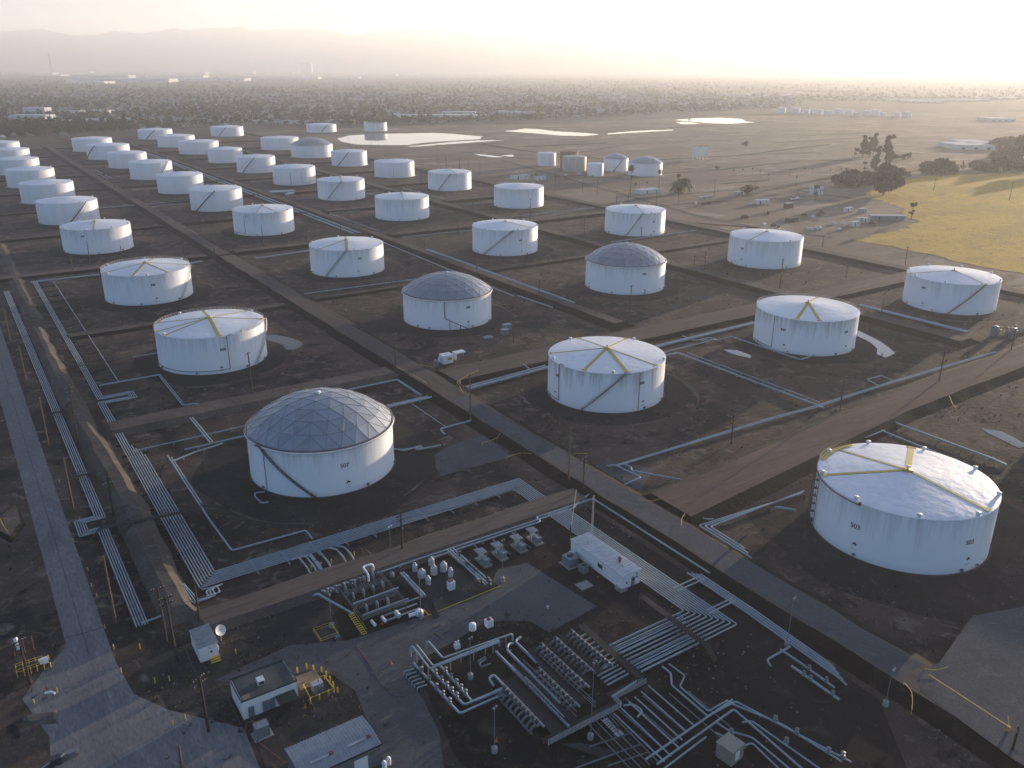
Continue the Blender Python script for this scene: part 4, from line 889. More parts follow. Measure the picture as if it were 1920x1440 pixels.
for s_ in (-.5,.5): mb.bar((-6.2+s_,-3.8,2.05),(-5.6+s_,-9.0,.1),.09); mb.bar((-6.2+s_,-3.8,3.0),(-5.6+s_,-9.0,1.05),.05)
for i in range(11): mb.box((-6.2+.6*i/10,-3.8-5.2*i/10,2.05-1.95*i/10),(1.0,.3,.06))
mb.build('stair', M['rail_yellow'], t)
for i, (x, y) in enumerate([(-3.6,4.6),(-1.2,5.0),(1.2,5.4),(3.6,5.8),(-3.4,.8),(-1,.9),(1.4,1.1),(3.8,1.3),(-2.8,-4.6),(-.4,-4.8),(2.0,-5.0)]):
    MB().tube([(x,y,.4),(x,y,3.2)],.17,8).tube([(x,y,3.2),(x,y+.9,3.2),(x,y+.9,1.0)],.15,8).build('riser_pipe', M['pipe'], t)
for y, r in ((-1.2,.24),(-6.0,.22)): MB().tube([(-4.5,y,2.4),(6.2,y,2.4)],r,10).build('header_pipe', M['pipe'], t)
for x in (-3,-.6,2.6): MB().tube([(x,-6.8,.9),(x,-8.6,.9)],.5 if x > 2 else .34,12).build('end_cap', M['white'], t)
pipe([(-12.9,-62.2,2.2),(-12.9,-62.2,4.0),(-15.4,-62.0,4.0),(-15.6,-65.5,4.0),(-15.6,-65.5,2.2)], .26, 'white hoop pipe arching over the back of the valve platform', m='white')
pipe([(-27.2,-61.5,.3),(-26.6,-62.5,1.4),(-23.0,-74.0,1.6)], .26, 'pale pipe sloping down left of the valve platform')
for i in range(5):
    x = -24.8+1.9*i; pipe([(x-.8,-59.9,.2),(x,-61.6,1.0),(x+.5,-64.4,1.2)], .25, 'blue-grey inlet pipe entering the back of the valve platform', 'inlet pipes of the valve platform'); 
    tag(MB().lathe([(.4,0),(.4,.5),(.15,.55),(.15,1.2),(.45,1.22),(.45,1.3),(0,1.32)],10,(x+.3,-63.2,1.0)).build('valve', M['pipe_old']), 'valve on the inlet pipes behind the valve platform', 'valve', 'inlet valves of the platform')
t = thing('railed_pit', 'square pit with a yellow rail beside the yellow stair', 'pit', (-29.8,-75.3,0)); mb = MB()
for a, b in (((-1.9,-2.0),(1.9,-2.0)),((1.9,-2.0),(1.9,2.0)),((1.9,2.0),(-1.9,2.0)),((-1.9,2.0),(-1.9,-2.0))):
    for z in (.55,1.1): mb.bar((*a,z),(*b,z),.06)
    mb.bar((*a,0),(*a,1.1),.06)
mb.build('rail', M['rail_yellow'], t); MB().box((0,0,.06),(3.4,3.6,.1)).build('pit_cover', M['black'], t); boxat(t,'gauge_box',(1.4,-2.7,.5),(.9,1.1,.9),'pipe_old')
tag(MB().box((0,0,0),(1.3,5.2,.12)).build('stair_flight', M['grating'], loc=(-7.8,-80.6,1.1)), 'dark stair flight between the vessel skid and the yard', 'stair').rotation_euler = (math.radians(22),0,math.radians(-4))
c = G(786,1152); tag(MB().lathe([(.9,0),(.9,.9),(.5,1.1),(0,1.15)],14,(c[0],c[1],0)).tube([(c[0]-.5,c[1],.5),(c[0]-2.4,c[1]+.2,.5)],.45,10).build('white_drum', M['white']), 'white drum lying at the foot of the dark stair', 'drum')
# left manifold: raised pipes on frames
for i, (L, z) in enumerate((([(770,1232,.5),(769,1218,2.0),(773,1211,2.7),(806,1254,2.7),(935,1204,2.7)],0),([(781,1209,2.7),(812,1249,2.7),(936,1200,2.7),(936,1212,1.2)],0),([(799,1216,.8),(800,1206,2.2),(803,1202,2.7),(830,1234,2.7),(961,1188,2.7),(962,1188,.9)],0))):
    P = [(*G(x,y,zz),zz) for x, y, zz in L]
    if i == 2: P[-1] = (P[-2][0],P[-2][1],.9)
    if i == 1: P[-1] = (P[-2][0],P[-2][1],1.2)
    o = pipe(P, .19, ['raised pale pipe of the left manifold with a tall hoop, front one','raised pale pipe of the left manifold, middle one','raised pale pipe of the left manifold, back one with a hoop'][i], m='pipe')
    for k in (.25,.6,.9):
        a, b = Vector(P[-3]), Vector(P[-2]); c = a.lerp(b, k); MB().bar((c.x,c.y,0),(c.x,c.y,c.z-.15),.1).build('support', M['steel'], o)
for i, L in enumerate(([(775,1243),(862,1338),(945,1301)],[(806,1252),(870,1322),(942,1290)],[(825,1248),(886,1316),(940,1294)])):
    pipe([(*G(x,y,.8),.8) for x, y in L], .22, ['valved pipe along the ground of the left manifold, outer one','valved pipe along the ground of the left manifold, middle one','valved pipe along the ground of the left manifold, inner one'][i])
    a, b = np.array(G(*L[0],.8)), np.array(G(*L[1],.8))
    for k in (.18,.36,.52,.66,.8):
        c = a+(b-a)*k; tag(MB().lathe([(.4,-.1),(.4,.35),(.13,.4),(.13,1.0),(.4,1.02),(.4,1.1),(0,1.12)],10,(c[0],c[1],.7)).build('valve', M['pipe_old']), 'valve along the ground pipes of the left manifold', 'valve', 'valves of the left manifold')
for i in range(6):
    a = G(757+5*i,1262+6*i,.6); b = G(776+5*i,1256+6*i,.6); pipe([(a[0],a[1],.2),(a[0],a[1],.9),(b[0],b[1],.9)], .13, 'small blue-grey stub in the comb left of the left manifold', 'stubs of the little comb')
pipe([(*G(905,1252,.5),.5),(*G(897,1244,.5),.5),(*G(912,1236,.5),.5)], .22, 'pale pipe offcut lying inside the left manifold, hooked one', m='pipe_old')
pipe([(*G(896,1240,.5),.5),(*G(910,1232,.5),.5)], .22, 'pale straight pipe offcut lying inside the left manifold, upper one', m='pipe_old')
pipe([(*G(905,1250,.5),.5),(*G(920,1244,.5),.5)], .22, 'pale straight pipe offcut lying inside the left manifold, lower one', m='pipe_old')
for px, py, lb in ((917,1184,'white box with a rust-topped lid on a stand behind the left manifold'),(886,1190,'white round-headed instrument on a stand behind the left manifold')):
    c = G(px,py); t = thing('instrument_stand', lb, 'instrument', (c[0],c[1],0))
    MB().bar((0,0,0),(0,0,1.4),.12).build('leg', M['dark'], t)
    if px > 900: boxat(t,'body',(0,0,2.2),(1.5,1.3,1.6),'white'); MB().lathe([(.5,0),(.4,.3),(0,.35)],10,(0,0,3.0)).build('lid', M['rust'], t)
    else: MB().lathe([(.75,1.3),(.75,2.6),(.5,2.8),(0,2.85)],16).build('body', M['white'], t)
c = G(857,1215); tag(MB().box((c[0],c[1],.5),(1.1,1.0,1)).box((c[0]-.3,c[1],1.3),(.3,.3,.9)).box((c[0]+.3,c[1],1.3),(.3,.3,.9)).build('small_pump', M['white']), 'small white two-horned pump head behind the left manifold', 'pump')
# main valve yard: rows of arched valves on a dark deck
t = thing('valve_deck', 'dark stepped grating deck under and around the rows of arched valves', 'deck', (0,0,0))
def deck(x0,x1,y0,y1,z):
    mb = MB(); mb.box(((x0+x1)/2,(y0+y1)/2,z),(x1-x0,y1-y0,.08)); return mb.build('deck_panel', M['grating'], t)
for x0, x1, y0, y1, z in ((-7.8,-4.6,-124,-108,.9),(-3.4,-1.9,-124,-106,1.0),(.6,2.4,-121,-103.5,1.0),(5.4,6.2,-118,-103.5,1.0),(8.8,10.0,-116.5,-103.5,1.0),(-10,6.5,-126,-124,1.0),(6.5,14.6,-123.8,-121.6,1.02)): deck(x0,x1,y0,y1,z)
mb = MB()
for k in range(5):
    z = 1.3+.28*k; mb.box((-1.8,-126.05,z),(16.6,.05,.06)); mb.box((10.5,-123.85,z),(8.2,.05,.06)); mb.box((6.5,-124.9,z),(.05,2.2,.06))
    if k % 2 == 0:
        for x in (-4.55,-1.85,2.45): mb.box((x,-115,z),(.05,17,.05))
for x in np.arange(-10,6.6,1.8): mb.bar((x,-126.05,1),(x,-126.05,2.5),.04)
mb.build('railing', M['steel'], t)
mb = MB()
for i in range(6): mb.box((2.2+.05*i,-126.6-.45*i,.9-.15*i),(1.2,.4,.06))
for s_ in (-.6,.6): mb.bar((2.2+s_,-126.2,1),(2.5+s_,-129.2,.1),.06); mb.bar((2.2+s_,-126.2,2),(2.5+s_,-129.2,1.1),.04)
mb.build('steps', M['steel'], t); boxat(t,'landing',(2.6,-129.8,.08),(1.6,1.2,.1),'steel')
mb = MB()
for x0, x1, y0, y1 in ((-7.8,-4.6,-124,-108),(-3.4,-1.9,-124,-106),(.6,2.4,-121,-103.5),(5.4,6.2,-118,-103.5),(8.8,10.0,-116.5,-103.5)):
    for x in (x0,x1):
        for z in (1.5,1.95): mb.box((x,(y0+y1)/2,z),(.05,y1-y0,.05))
        for k in range(int((y1-y0)/2)+1): mb.bar((x,y0+2*k,.9),(x,y0+2*k,1.95),.035)
mb.build('side_railing', M['dark'], t)
for x, y in ((-10,-126),(-2,-126),(6.4,-126),(6.5,-123.8),(14.5,-121.7),(14.5,-123.7)): MB().bar((x,y,0),(x,y,1.0),.1).build('leg', M['dark'], t)
proto = thing('arched_valve', 'arched pipe and valve in the outermost left row of the valve yard', 'valve', (-9.2,-111,0), 0, 'arched valves of the valve yard')
MB().tube([(-1.2,0,.4),(-1.2,0,1.25),(-.3,0,1.75),(.5,0,1.55),(.95,0,1.3)],.24,8,bend=.35).tube([(.1,-.42,1.66),(.1,.42,1.66)],.30,8).build('body', M['pipe_old'], proto)
MB().bar((.1,0,1.7),(.1,0,2.45),.09,6).lathe([(.26,0),(.26,.3),(0,.34)],8,(.1,0,1.95)).build('bonnet', M['dark'], proto)
MB().tube([(.1+.36*math.cos(a),.36*math.sin(a),2.45) for a in np.linspace(0,2*math.pi,13)],.05,5,bend=.01).bar((-.26,0,2.45),(.46,0,2.45),.04).bar((.1,-.36,2.45),(.1,.36,2.45),.04).build('handwheel', M['dark'], proto)
rows = [('outermost left row',-9.2,-111,-121.4,9),('second row from the left',-.9,-110.2,-121,9),('middle row',3.8,-104.6,-118,11),('fourth row from the left',7.3,-104.6,-115.2,9),('row nearest the catwalk',11.4,-104.6,-115.8,10)]
first = True
for nm, x, y0, y1, n in rows:
    for i in range(n):
        p = (x+rng.normal(0,.05), y0+(y1-y0)*i/(n-1), 0); lb = f'arched pipe and valve in the {nm} of the valve yard'
        if first: proto.location = p; first = False
        else: dup(proto, p, 0, lb)
    pipe([(x+1.05,y0+1.2,1.3),(x+1.05,y1-.8,1.3)], .21, f'header pipe along the {nm} of valves', m='pipe', supp=5)
    pipe([(x-1.25,y0+.8,.5),(x-1.25,y1-.5,.5)], .17, f'thin low pipe along the {nm} of valves', m='pipe_old')
    for i in range(n):
        if x in (-.9,-9.2): pipe([(x+1.2,y0+(y1-y0)*i/(n-1)+.3,.5),(x+3.4,y0+(y1-y0)*i/(n-1)+.3,.5)], .14, f'dark lateral pipe right of the {nm} of valves', f'laterals of the {nm}', m='dark')
pipe([(-4.2,-100.4,1.2),(-4.4,-124.6,1.2)], .26, 'long straight pipe between the first two valve rows')
pipe([(-3.4,-109.5,1.0),(-3.6,-122,1.0)], .16, 'thin pipe beside the long straight one in the valve yard')
pipe([(.4,-99.8,.8),(-.8,-99.8,1.2),(-2.1,-101.2,1.2),(-2.2,-119,1.2)], .26, 'pipe with a hooked top end left of the second valve row')
pipe([(2.6,-99.4,1.2),(.8,-99.8,1.2),(.6,-107.5,1.2)], .26, 'short hooked pipe above the second valve row')
pipe([(-9.4,-107.8,.5),(-9.6,-106.2,1.2),(-8.2,-105.8,1.2),(-8.2,-112,1.2)], .24, 'pipe with a curled end above the first valve row', m='pipe')
for i in range(7): pipe([(12.9,-105.5-1.5*i,.6),(15.8,-105.3-1.5*i,.6)], .2, 'short pipe joining the last valve row to the catwalk pipes', 'short pipes under the catwalk')
for i in range(5): pipe([(8.6,-115.6-1.0*i,.6),(14.0,-115.4-1.0*i,.6)], .2, 'short pipe in the lower corner of the valve yard', 'short pipes in the lower corner')
pipe([(6.6,-123.2,1.4),(15.0,-122.4,1.4)], .22, 'pale pipe along the front edge of the valve deck at right')
# catwalks
def catwalk(label, a, b, z, w, m='grating', stair=True):
    a, b = np.array(a, float), np.array(b, float); L = np.linalg.norm(b-a); ang = math.atan2(*(b-a)[::-1]); t = thing('catwalk', label, 'walkway', ((a+b)[0]/2,(a+b)[1]/2,0), ang)
    boxat(t,'deck',(0,0,z),(L,w,.09),m); mb = MB()
    for s_ in (-w/2,w/2):
        for zz in (.5,1.05): mb.box((0,s_,z+zz),(L,.05,.06))
        for i in range(int(L/1.6)+1): mb.bar((-L/2+1.6*i,s_,z),(-L/2+1.6*i,s_,z+1.05),.035)
    mb.build('railing', M['dark'], t)
    for i in range(4):
        x = -L/2+L*i/3
        for s_ in (-w/2,w/2): MB().bar((x,s_,0),(x,s_,z),.08).build('leg', M['dark'], t)
    if stair:
        mb = MB()
        for i in range(8): mb.box((L/2+.1+.32*i,0,z-.05-z*i/8),(.3,w*.8,.05))
        for s_ in (-w*.4,w*.4): mb.bar((L/2,s_,z),(L/2+2.7,s_,.05),.06); mb.bar((L/2,s_,z+1),(L/2+2.7,s_,1.05),.04)
        mb.build('stair', M['dark'], t)
    return t
catwalk('dark catwalk crossing over the ten pipe run bend', (31.9,-103.5), (31.4,-123.2), 2.1, 1.5)
catwalk('dark catwalk along the edge of the valve rows', (14.4,-104.2), (14.0,-122.8), 2.1, 1.5)
catwalk('dark footbridge over the main left pipe run and earth bank', (-38.2,-12.6), (-61.8,-9.0), 2.9, 1.4)
catwalk('small footbridge over the far-left pipes near the top', (-57.6,82), (-63.5,82), 1.8, 1.4, stair=False)
catwalk('small footbridge crossing the far-left pipes at mid height', (-57.0,27), (-64,27.4), 1.8, 1.2, stair=False)
catwalk('dark plank walk from the earth bank over the upper main run', (-51,130), (-28,131), 1.3, 1.0, stair=False)
# beige box, transformer, shed and buildings
t = thing('beige_tank', 'beige square box tank among the pipes at the bottom', 'box', (15.0,-144.2,0)); MB().box((0,0,1.5),(3.3,3.3,3.0),.12).box((0,0,3.04),(3.5,3.5,.1),.12).build('body', M['beige'], t); boxat(t,'hatch',(0,-1.72,1.6),(1.0,.06,1.8),'stained')
mb = MB(); 
for k in range(3): mb.box((2.6,.3-.35*k,.3),(2.6,.12,.12))
mb.build('beam', M['beige'], t)
t = thing('equipment_shed', 'small white shed with ribbed roof and yellow step beside the dish', 'shed', (-52.0,-67.0,0))
boxat(t,'wall',(0,0,1.95),(3.6,6.6,3.5),'white'); mb = MB(); rib_roof(mb,-1.95,1.95,-3.45,3.45,3.75,3.85,step=.6); mb.build('roof', M['sheetroof'], t)
d = boxat(t,'door',(.2,-3.33,1.5),(1.1,.07,2.2),'white'); boxat(d,'door_window',(.45,-3.38,2.0),(.35,.03,.45),'glass'); MB().lathe([(.12,0),(.12,.1),(0,.1)],8,(.2,-3.4,3.0)).build('lamp', M['dark'], t)
mb = MB()
for i in range(3): mb.box((.9,-3.7-.4*i,.75-.25*i),(1.9,.4,.12))
mb.build('step', M['rail_yellow'], t); boxat(t,'wall_box',(1.9,-2.4,1.8),(.3,.7,1.0),'white')
t = thing('satellite_dish', 'white satellite dish on a short post beside the white shed', 'satellite dish', (-48.4,-65.4,0)); MB().bar((0,0,0),(0,0,2.3),.1).build('post', M['steel'], t)
dm = Vector((.35,-.75,.56)).normalized(); mb = MB(); q = dm.to_track_quat('Z','Y')
vs = [tuple(Vector((0,0,2.6))+q @ Vector((r*math.cos(a),r*math.sin(a),r*r*.22))) for r in (.01,.5,.9,1.15) for a in np.linspace(0,2*math.pi,21)[:-1]]
mb.add(vs,[(i*20+j,i*20+(j+1)%20,(i+1)*20+(j+1)%20,(i+1)*20+j) for i in range(3) for j in range(20)],0,True); mb.build('dish', M['lamp'], t)
MB().bar((0,0,2.6),tuple(Vector((0,0,2.6))+dm*1.0),.04).build('feed_arm', M['dark'], t)
t = thing('flat_roof_building', 'white building with a dark flat roof and one rooftop unit', 'building', (-46.3,-86.4,0))
boxat(t,'wall',(0,0,1.9),(10.2,7.2,3.8),'white'); mb = MB().box((0,0,3.86),(9.7,6.7,.1)); mb.build('roof', M['darkroof'], t)
mb = MB()
for c_, d_ in (((0,-3.55,3.97),(10.4,.14,.34)),((0,3.55,3.97),(10.4,.14,.34)),((-5.13,0,3.97),(.14,6.96,.34)),((5.13,0,3.97),(.14,6.96,.34))): mb.box(c_,d_)
mb.build('parapet', M['darkroof'], t); u_ = boxat(t,'rooftop_unit',(-.6,-.4,4.4),(1.3,1.5,.9),'lamp'); boxat(u_,'louvre',(-.6,-1.17,4.4),(1.0,.05,.6),'dark')
for x in (-3.6,-1.0,.2): dd = boxat(t,'door',(x,-3.65,1.2),(1.1,.1,2.3),'bluegrey')
boxat(t,'roof_patch',(-4.0,-2.6,3.93),(1.4,1.2,.04),'plate')
mb = MB(); mb.box((2.6,-5.0,2.4),(3.6,2.6,.12)); 
for k in range(8): mb.box((1.0+.45*k,-5.0,2.5),(.15,2.6,.1))
mb.build('canopy', M['greencan'], t)
for x in (.9,4.3): MB().bar((x,-6.2,0),(x,-6.2,2.35),.07).build('canopy_post', M['dark'], t)
for k in range(2): MB().tube([(4.3+.4*k,-3.2,3.5),(4.3+.4*k,-3.2,5.0)],.1,8).build('vent_pipe', M['steel'], t)
mb = MB()
for z in (.5,1.1): mb.bar((-6.1,3,z),(-6.1,-8,z),.04)
for y in range(-8,4,2): mb.bar((-6.1,y,0),(-6.1,y,1.1),.04)
mb.build('side_rail', M['dark'], t)
t = thing('switch_cabinet', 'tall grey cabinet with conduits in front of the flat-roofed building', 'cabinet', (-49.8,-95.3,0)); boxat(t,'body',(0,0,1.2),(2.4,1.8,2.4),'bluegrey'); boxat(t,'slab',(0,0,.06),(3.4,2.6,.12),'concrete')
MB().tube([(-.6,0,2.3),(-1.2,.4,3.4),(-2.2,.8,3.2),(-2.6,.8,1.6)],.06,6).build('conduit', M['rust'], t); MB().tube([(-1.3,-1.2,.3),(1.0,-8.5,.3)],.09,6).build('ground_conduit', M['rust'], t)
tag(MB().box((-37.9,-86.3,.05),(4.4,4.2,.1)).build('ground_plate', M['plate']), 'tan plate on the ground beside the flat-roofed building', 'plate')
t = thing('transformer', 'grey transformer inside a yellow rail square', 'transformer', (-37.5,-90.3,0)); boxat(t,'tank',(0,.2,1.0),(2.0,1.5,1.9),'steel')
for k in range(3): boxat(t,'radiator',(-.6+.6*k,-.75,.95),(.42,.5,1.5),'bluegrey')
MB().lathe([(.12,0),(.12,.4),(0,.42)],8,(.4,.3,1.95)).build('bushing', M['beige'], t)
t = thing('yellow_rail', 'square yellow rail round the grey transformer', 'rail', (-37.5,-90.3,0)); mb = MB()
for a, b in (((-2.2,-2.0),(2.4,-2.0)),((2.4,-2.0),(2.2,2.4)),((2.2,2.4),(-2.0,2.2)),((-2.0,2.2),(-2.2,-2.0))): mb.bar((*a,1.0),(*b,1.0),.10); mb.bar((*a,0),(*a,1.0),.08)
mb.build('rail', M['rail_yellow'], t)
for i, (px, py) in enumerate([(558,1261),(575,1254),(588,1257),(603,1260),(612,1268),(619,1278),(625,1288),(633,1299),(599,1312),(616,1304),(582,1320)]):
    c = G(px,py); tag(MB().lathe([(.17,0),(.17,1.15),(.12,1.25),(0,1.28)],10,(c[0],c[1],0)).build('bollard', M['rail_yellow']), 'yellow bollard in the arc round the transformer', 'bollard', 'bollards round the transformer')
for i, (px, py) in enumerate([(92,1238),(96,1252),(108,1300),(65,1322),(214,1218),(263,1217),(228,1262),(291,1281),(318,1277),(325,1362),(348,1350),(197,1178),(443,1227),(150,975),(112,905),(138,1015),(165,1070),(182,1120),(172,1100),(130,985)]):
    c = G(px,py); big = py > 1210
    tag(MB().lathe([(.11,0),(.11,1.3 if big else .9),(0,1.35 if big else .95)],8,(c[0],c[1],0)).build('bollard', M['rail_yellow']), 'yellow post on the paved yard at the lower left' if big else 'yellow post along the edge of the left asphalt road', 'bollard', 'yellow posts of the lower-left yard' if big else 'yellow posts along the left road')
t = thing('metal_shed', 'grey sheet-metal shed with ribbed roof and two skylights at the bottom', 'shed', (-42.0,-109.2,0))
boxat(t,'wall',(0,0,2.2),(13.4,7.4,4.4),'shedwall'); mb = MB()
for y0, y1, s_ in ((-3.95,0,1),(0,3.95,-1)):
    vs = [(-7,y0,4.45 if s_ > 0 else 5.0),(7,y0,4.45 if s_ > 0 else 5.0),(7,y1,5.0 if s_ > 0 else 4.45),(-7,y1,5.0 if s_ > 0 else 4.45)]; mb.add(vs,[(0,1,2,3)])
    for k in range(26):
        x = -6.85+.54*k; za, zb = vs[0][2], vs[2][2]; mb.add([(x-.06,y0,za+.003),(x+.06,y0,za+.003),(x+.03,y0,za+.16),(x-.03,y0,za+.16),(x-.06,y1,zb+.003),(x+.06,y1,zb+.003),(x+.03,y1,zb+.16),(x-.03,y1,zb+.16)],[(3,2,6,7),(0,3,7,4),(1,5,6,2)])
mb.build('roof', M['sheetroof'], t)
mb = MB()
for y in (-3.97,3.97): mb.box((0,y,4.36),(14.1,.12,.22))
for x in (-7.03,7.03): mb.add([(x,-4,4.3),(x,0,4.85),(x,4,4.3),(x,4,4.55),(x,0,5.1),(x,-4,4.55)],[(0,1,4,5),(1,2,3,4)])
mb.build('trim', M['black'], t)
for x in (-3.0,3.6): q = MB().box((x,-1.7,4.82),(3.2,.5,.22)).build('skylight', M['sheetroof'], t); q2 = MB().box((x+2.0,-1.6,4.9),(.6,.5,.35)).build('ridge_cap', M['rust'], q)
boxat(t,'roller_door',(3.2,-3.74,1.6),(2.4,.1,3.2),'white'); sg = boxat(t,'notice_board',(5.4,-3.74,3.2),(1.8,.08,1.3),'beige'); mb = MB()
for k in range(4): mb.box((5.4,-3.8,3.6-.26*k),(1.4,.03,.08))
mb.build('notice', M['dark'], sg)
for k in range(22): pass
for x in (-34.2,-35.2): tag(MB().lathe([(.42,0),(.42,1.2),(.3,1.5),(0,1.55)],12,(x,-113.6+.4*(x+34.2),0)).build('gas_cylinder', M['white']), 'white cylinder standing at the corner of the metal shed', 'cylinder', 'cylinders by the metal shed')
# white box with yellow sign at the road junction
c = (74.2,57.3); t = thing('generator_box', 'white box cabin with a yellow sign at the road junction', 'cabin', (*c,1.0)); boxat(t,'wall',(0,0,1.7),(4.4,3.6,3.4),'white'); sg = boxat(t,'sign',(.6,-1.83,1.9),(1.9,.05,1.1),'rail_yellow'); mb = MB()
for k in range(3): mb.box((.6,-1.87,2.2-.3*k),(1.5,.02,.1))
mb.build('sign_lines', M['dark'], sg); boxat(t,'roof_hatch',(.2,.2,3.43),(1.2,.8,.1),'steel'); boxat(t,'side_box',(-2.6,.4,1.6),(.9,1.4,1.8),'white'); boxat(t,'skid',(0,0,-.4),(5,4,.8),'dark')
tag(MB().lathe([(1.0,0),(1.0,2.4),(.8,2.6),(0,2.65)],16,(68.6,55.4,.9)).build('round_tank', M['pipe_old']), 'grey upright round tank left of the white box cabin', 'tank')
tag(MB().box((82.0,60.6,3.0),(4.6,3.0,.5)).box((79.9,60.6,1.6),(.6,2.6,2.6)).box((84,60.6,1.6),(.1,.1,2.6)).build('shelter', M['white']), 'white-roofed shelter right of the white box cabin', 'shelter')
for x, y, w_, lb in ((115.5,78,3.0,'pale equipment box behind the grime-rimmed tank'),(120.5,84,3.6,'grey equipment box on the slope behind the grime-rimmed tank'),(106,77,4,'low pale plinth left of the equipment boxes')):
    tag(MB().box((x,y,1.2 if w_ < 4 else .4),(w_,2.6,2.4 if w_ < 4 else .8)).box((x,y,2.45 if w_ < 4 else .84),(w_+.3,2.9,.12)).box((x-.6,y-1.36,1.1 if w_<4 else .4),(.9,.08,1.6 if w_<4 else .4)).build('equipment_box', M['bluegrey']), lb, 'cabinet')
for x, y, lb in ((296,-41,'left of two short upright tanks right of the long pipe run'),(299.5,-47,'right of two short upright tanks right of the long pipe run')):
    tag(MB().lathe([(1.5,0),(1.5,4.2),(1.3,4.5),(0,4.7)],18,(x,y,0)).build('upright_tank', M['pipe_old']), lb, 'tank')
for k in range(7): tag(MB().lathe([(.3,0),(.3,1.2),(.6,1.25),(.6,1.5),(0,1.6)],8,(303+2.2*k,-40-2.5*(k%3),0)).tube([(301+2.2*k,-42,.8),(306+2.2*k,-46,.8)],.2,6).build('pump_set', M['pipe_old']), 'small pump in the cluster right of the upright tanks', 'pump', 'pump cluster at the right')
# poles and lamps
def pole(px, py, top, label, arms=0, m='wood', r=.17, az=0.0, group=None, lamps=0):
    z0 = 0.0; c = G(px, py); hs = np.arange(3, 32, .1); ys = [PROJ((c[0],c[1],h))[1] for h in hs]; h = float(hs[int(np.argmin([abs(y-top) for y in ys]))])
    t = thing('utility_pole', label, 'utility pole', (c[0],c[1],0), az, group); t.rotation_euler = (rng.normal(0,.012), rng.normal(0,.012), az)
    MB().lathe([(r*1.2,-.2),(r*.75,h),(0,h+.05)],8).build('pole', M[m], t)
    for k in range(arms):
        a = MB().box((0,.14,h-.5-1.25*k),(2.6 if k == 0 else 2.4,.14,.18)).build('crossarm', M[m], t); mb = MB()
        for x in (-1.15,-.65,.65,1.15): mb.lathe([(.06,0),(.09,.14),(.05,.24),(0,.26)],6,(x,.14,h-.4-1.25*k))
        mb.build('insulator', M['steel'], a)
    for k in range(lamps): MB().box((-.7+1.4*k,.3,h-.25),(.5,.45,.3)).build('lamp', M['lamp'], t)
    return t
PL = [(147,832,727,'dark pole with two crossarms standing on the earth bank left',2,'wood',.2),(313,1206,1101,'dark pole with crossarm, left of the pair above the white shed',1,'wood',.0),(333,1240,1117,'dark tall pole, right of the pair above the white shed',2,'wood',.1),
 (391,1371,1268,'dark pole with two long crossarms left of the flat-roofed building',2,'wood',.5),(213,966,896,'dark pole with two crossarms beside the far-left pipe jog',2,'wood',.4),(375,1170,1098,'thin dark pole at the lower end of the earth bank',0,'wood',0),(57,1282,1200,'dark pole with crossarm beside the yellow platform at lower left',1,'wood',.3),
 (139,962,857,'bare brown pole left of the far-left pipe jog',0,'wood_brown',0),(217,1168,1042,'bare brown pole left of the lower far-left pipes',0,'wood_brown',0),(91,836,745,'bare brown pole beside the left road, mid height',0,'wood_brown',0),(50,721,650,'bare brown pole beside the left road, upper',0,'wood_brown',0),(20,643,575,'bare brown pole at the upper left edge',0,'wood_brown',0),(341,1440,1398,'short brown pole at the bottom edge left of the metal shed',0,'wood_brown',0),
 (755,1036,964,'dark pole with crossarms beside the broad pipe run',2,'wood',.2),(475,746,660,'dark pole standing before the puddle tank',1,'wood',.6),(882,791,700,'bare red-brown pole at the road corner left of the grime-rimmed tank',0,'wood_brown',0),(1066,906,800,'bare red-brown pole at the main road below the grime-rimmed tank',0,'wood_brown',0),(1093,922,857,'dark pole with crossarms at the main and brown road junction',3,'wood',.3),
 (1575,768,706,'dark pole with wide crossarm above the brown road',2,'wood',-.2),(1371,832,778,'dark double-armed pole by the pipe pair of the brown road',2,'wood',.2),(1759,722,657,'dark pole with crossarms left of the curving dirt slope',2,'wood',-.3),(541,566,528,'brown pole at the main road left of the bent-pipe dome',0,'wood_brown',0),(742,692,625,'dark pole at the crossroads left of the white box cabin',1,'wood',.4),(963,638,580,'dark pole with gear right of the bent-pipe dome',1,'wood',0),
 (1117,601,554,'dark pole before the red-rimmed dome, left one',2,'wood',.4),(1179,607,535,'dark pole before the red-rimmed dome, right one with crossarm',1,'wood',.2),(1651,598,559,'slanting brown pole behind the streaked tank',0,'wood_brown',0),(1894,663,617,'dark pole by the pump cluster at the right edge',1,'wood',0),(1461,547,485,'dark pole with three crossarms behind the streaked tank',3,'wood',.2),(1894,1420,1365,'dark pole beside the gate at the bottom right corner',1,'wood',.4)]
for x, y, tp, lb, ar, m_, az in PL: pole(x, y, tp, lb, ar, m_, .24, az)
for x, y, tp in [(1586,522,496),(1542,463,440),(1697,497,462),(1750,358,335),(1892,376,342),(1376,526,502),(1320,511,472),(1301,505,477)]: pole(x,y,tp,'slender wooden pole along the right side between tanks and yellow field',1,'wood',.21,0,'poles along the right side')
for x, y, tp in [(994,418,372),(1095,452,407),(1127,461,417),(1202,445,426),(1010,563,525),(1339,368,335),(1041,358,322),(1092,362,327),(1120,366,335),(1156,381,358),(821,311,280),(837,320,292),(862,330,295),(878,322,300),(900,327,298),(790,346,320),(1230,386,360),(1178,373,350),(1272,380,362)]: pole(x,y,tp,'slender dark pole in the middle distance right of centre',1,'wood',.21,0,'poles in the middle distance')
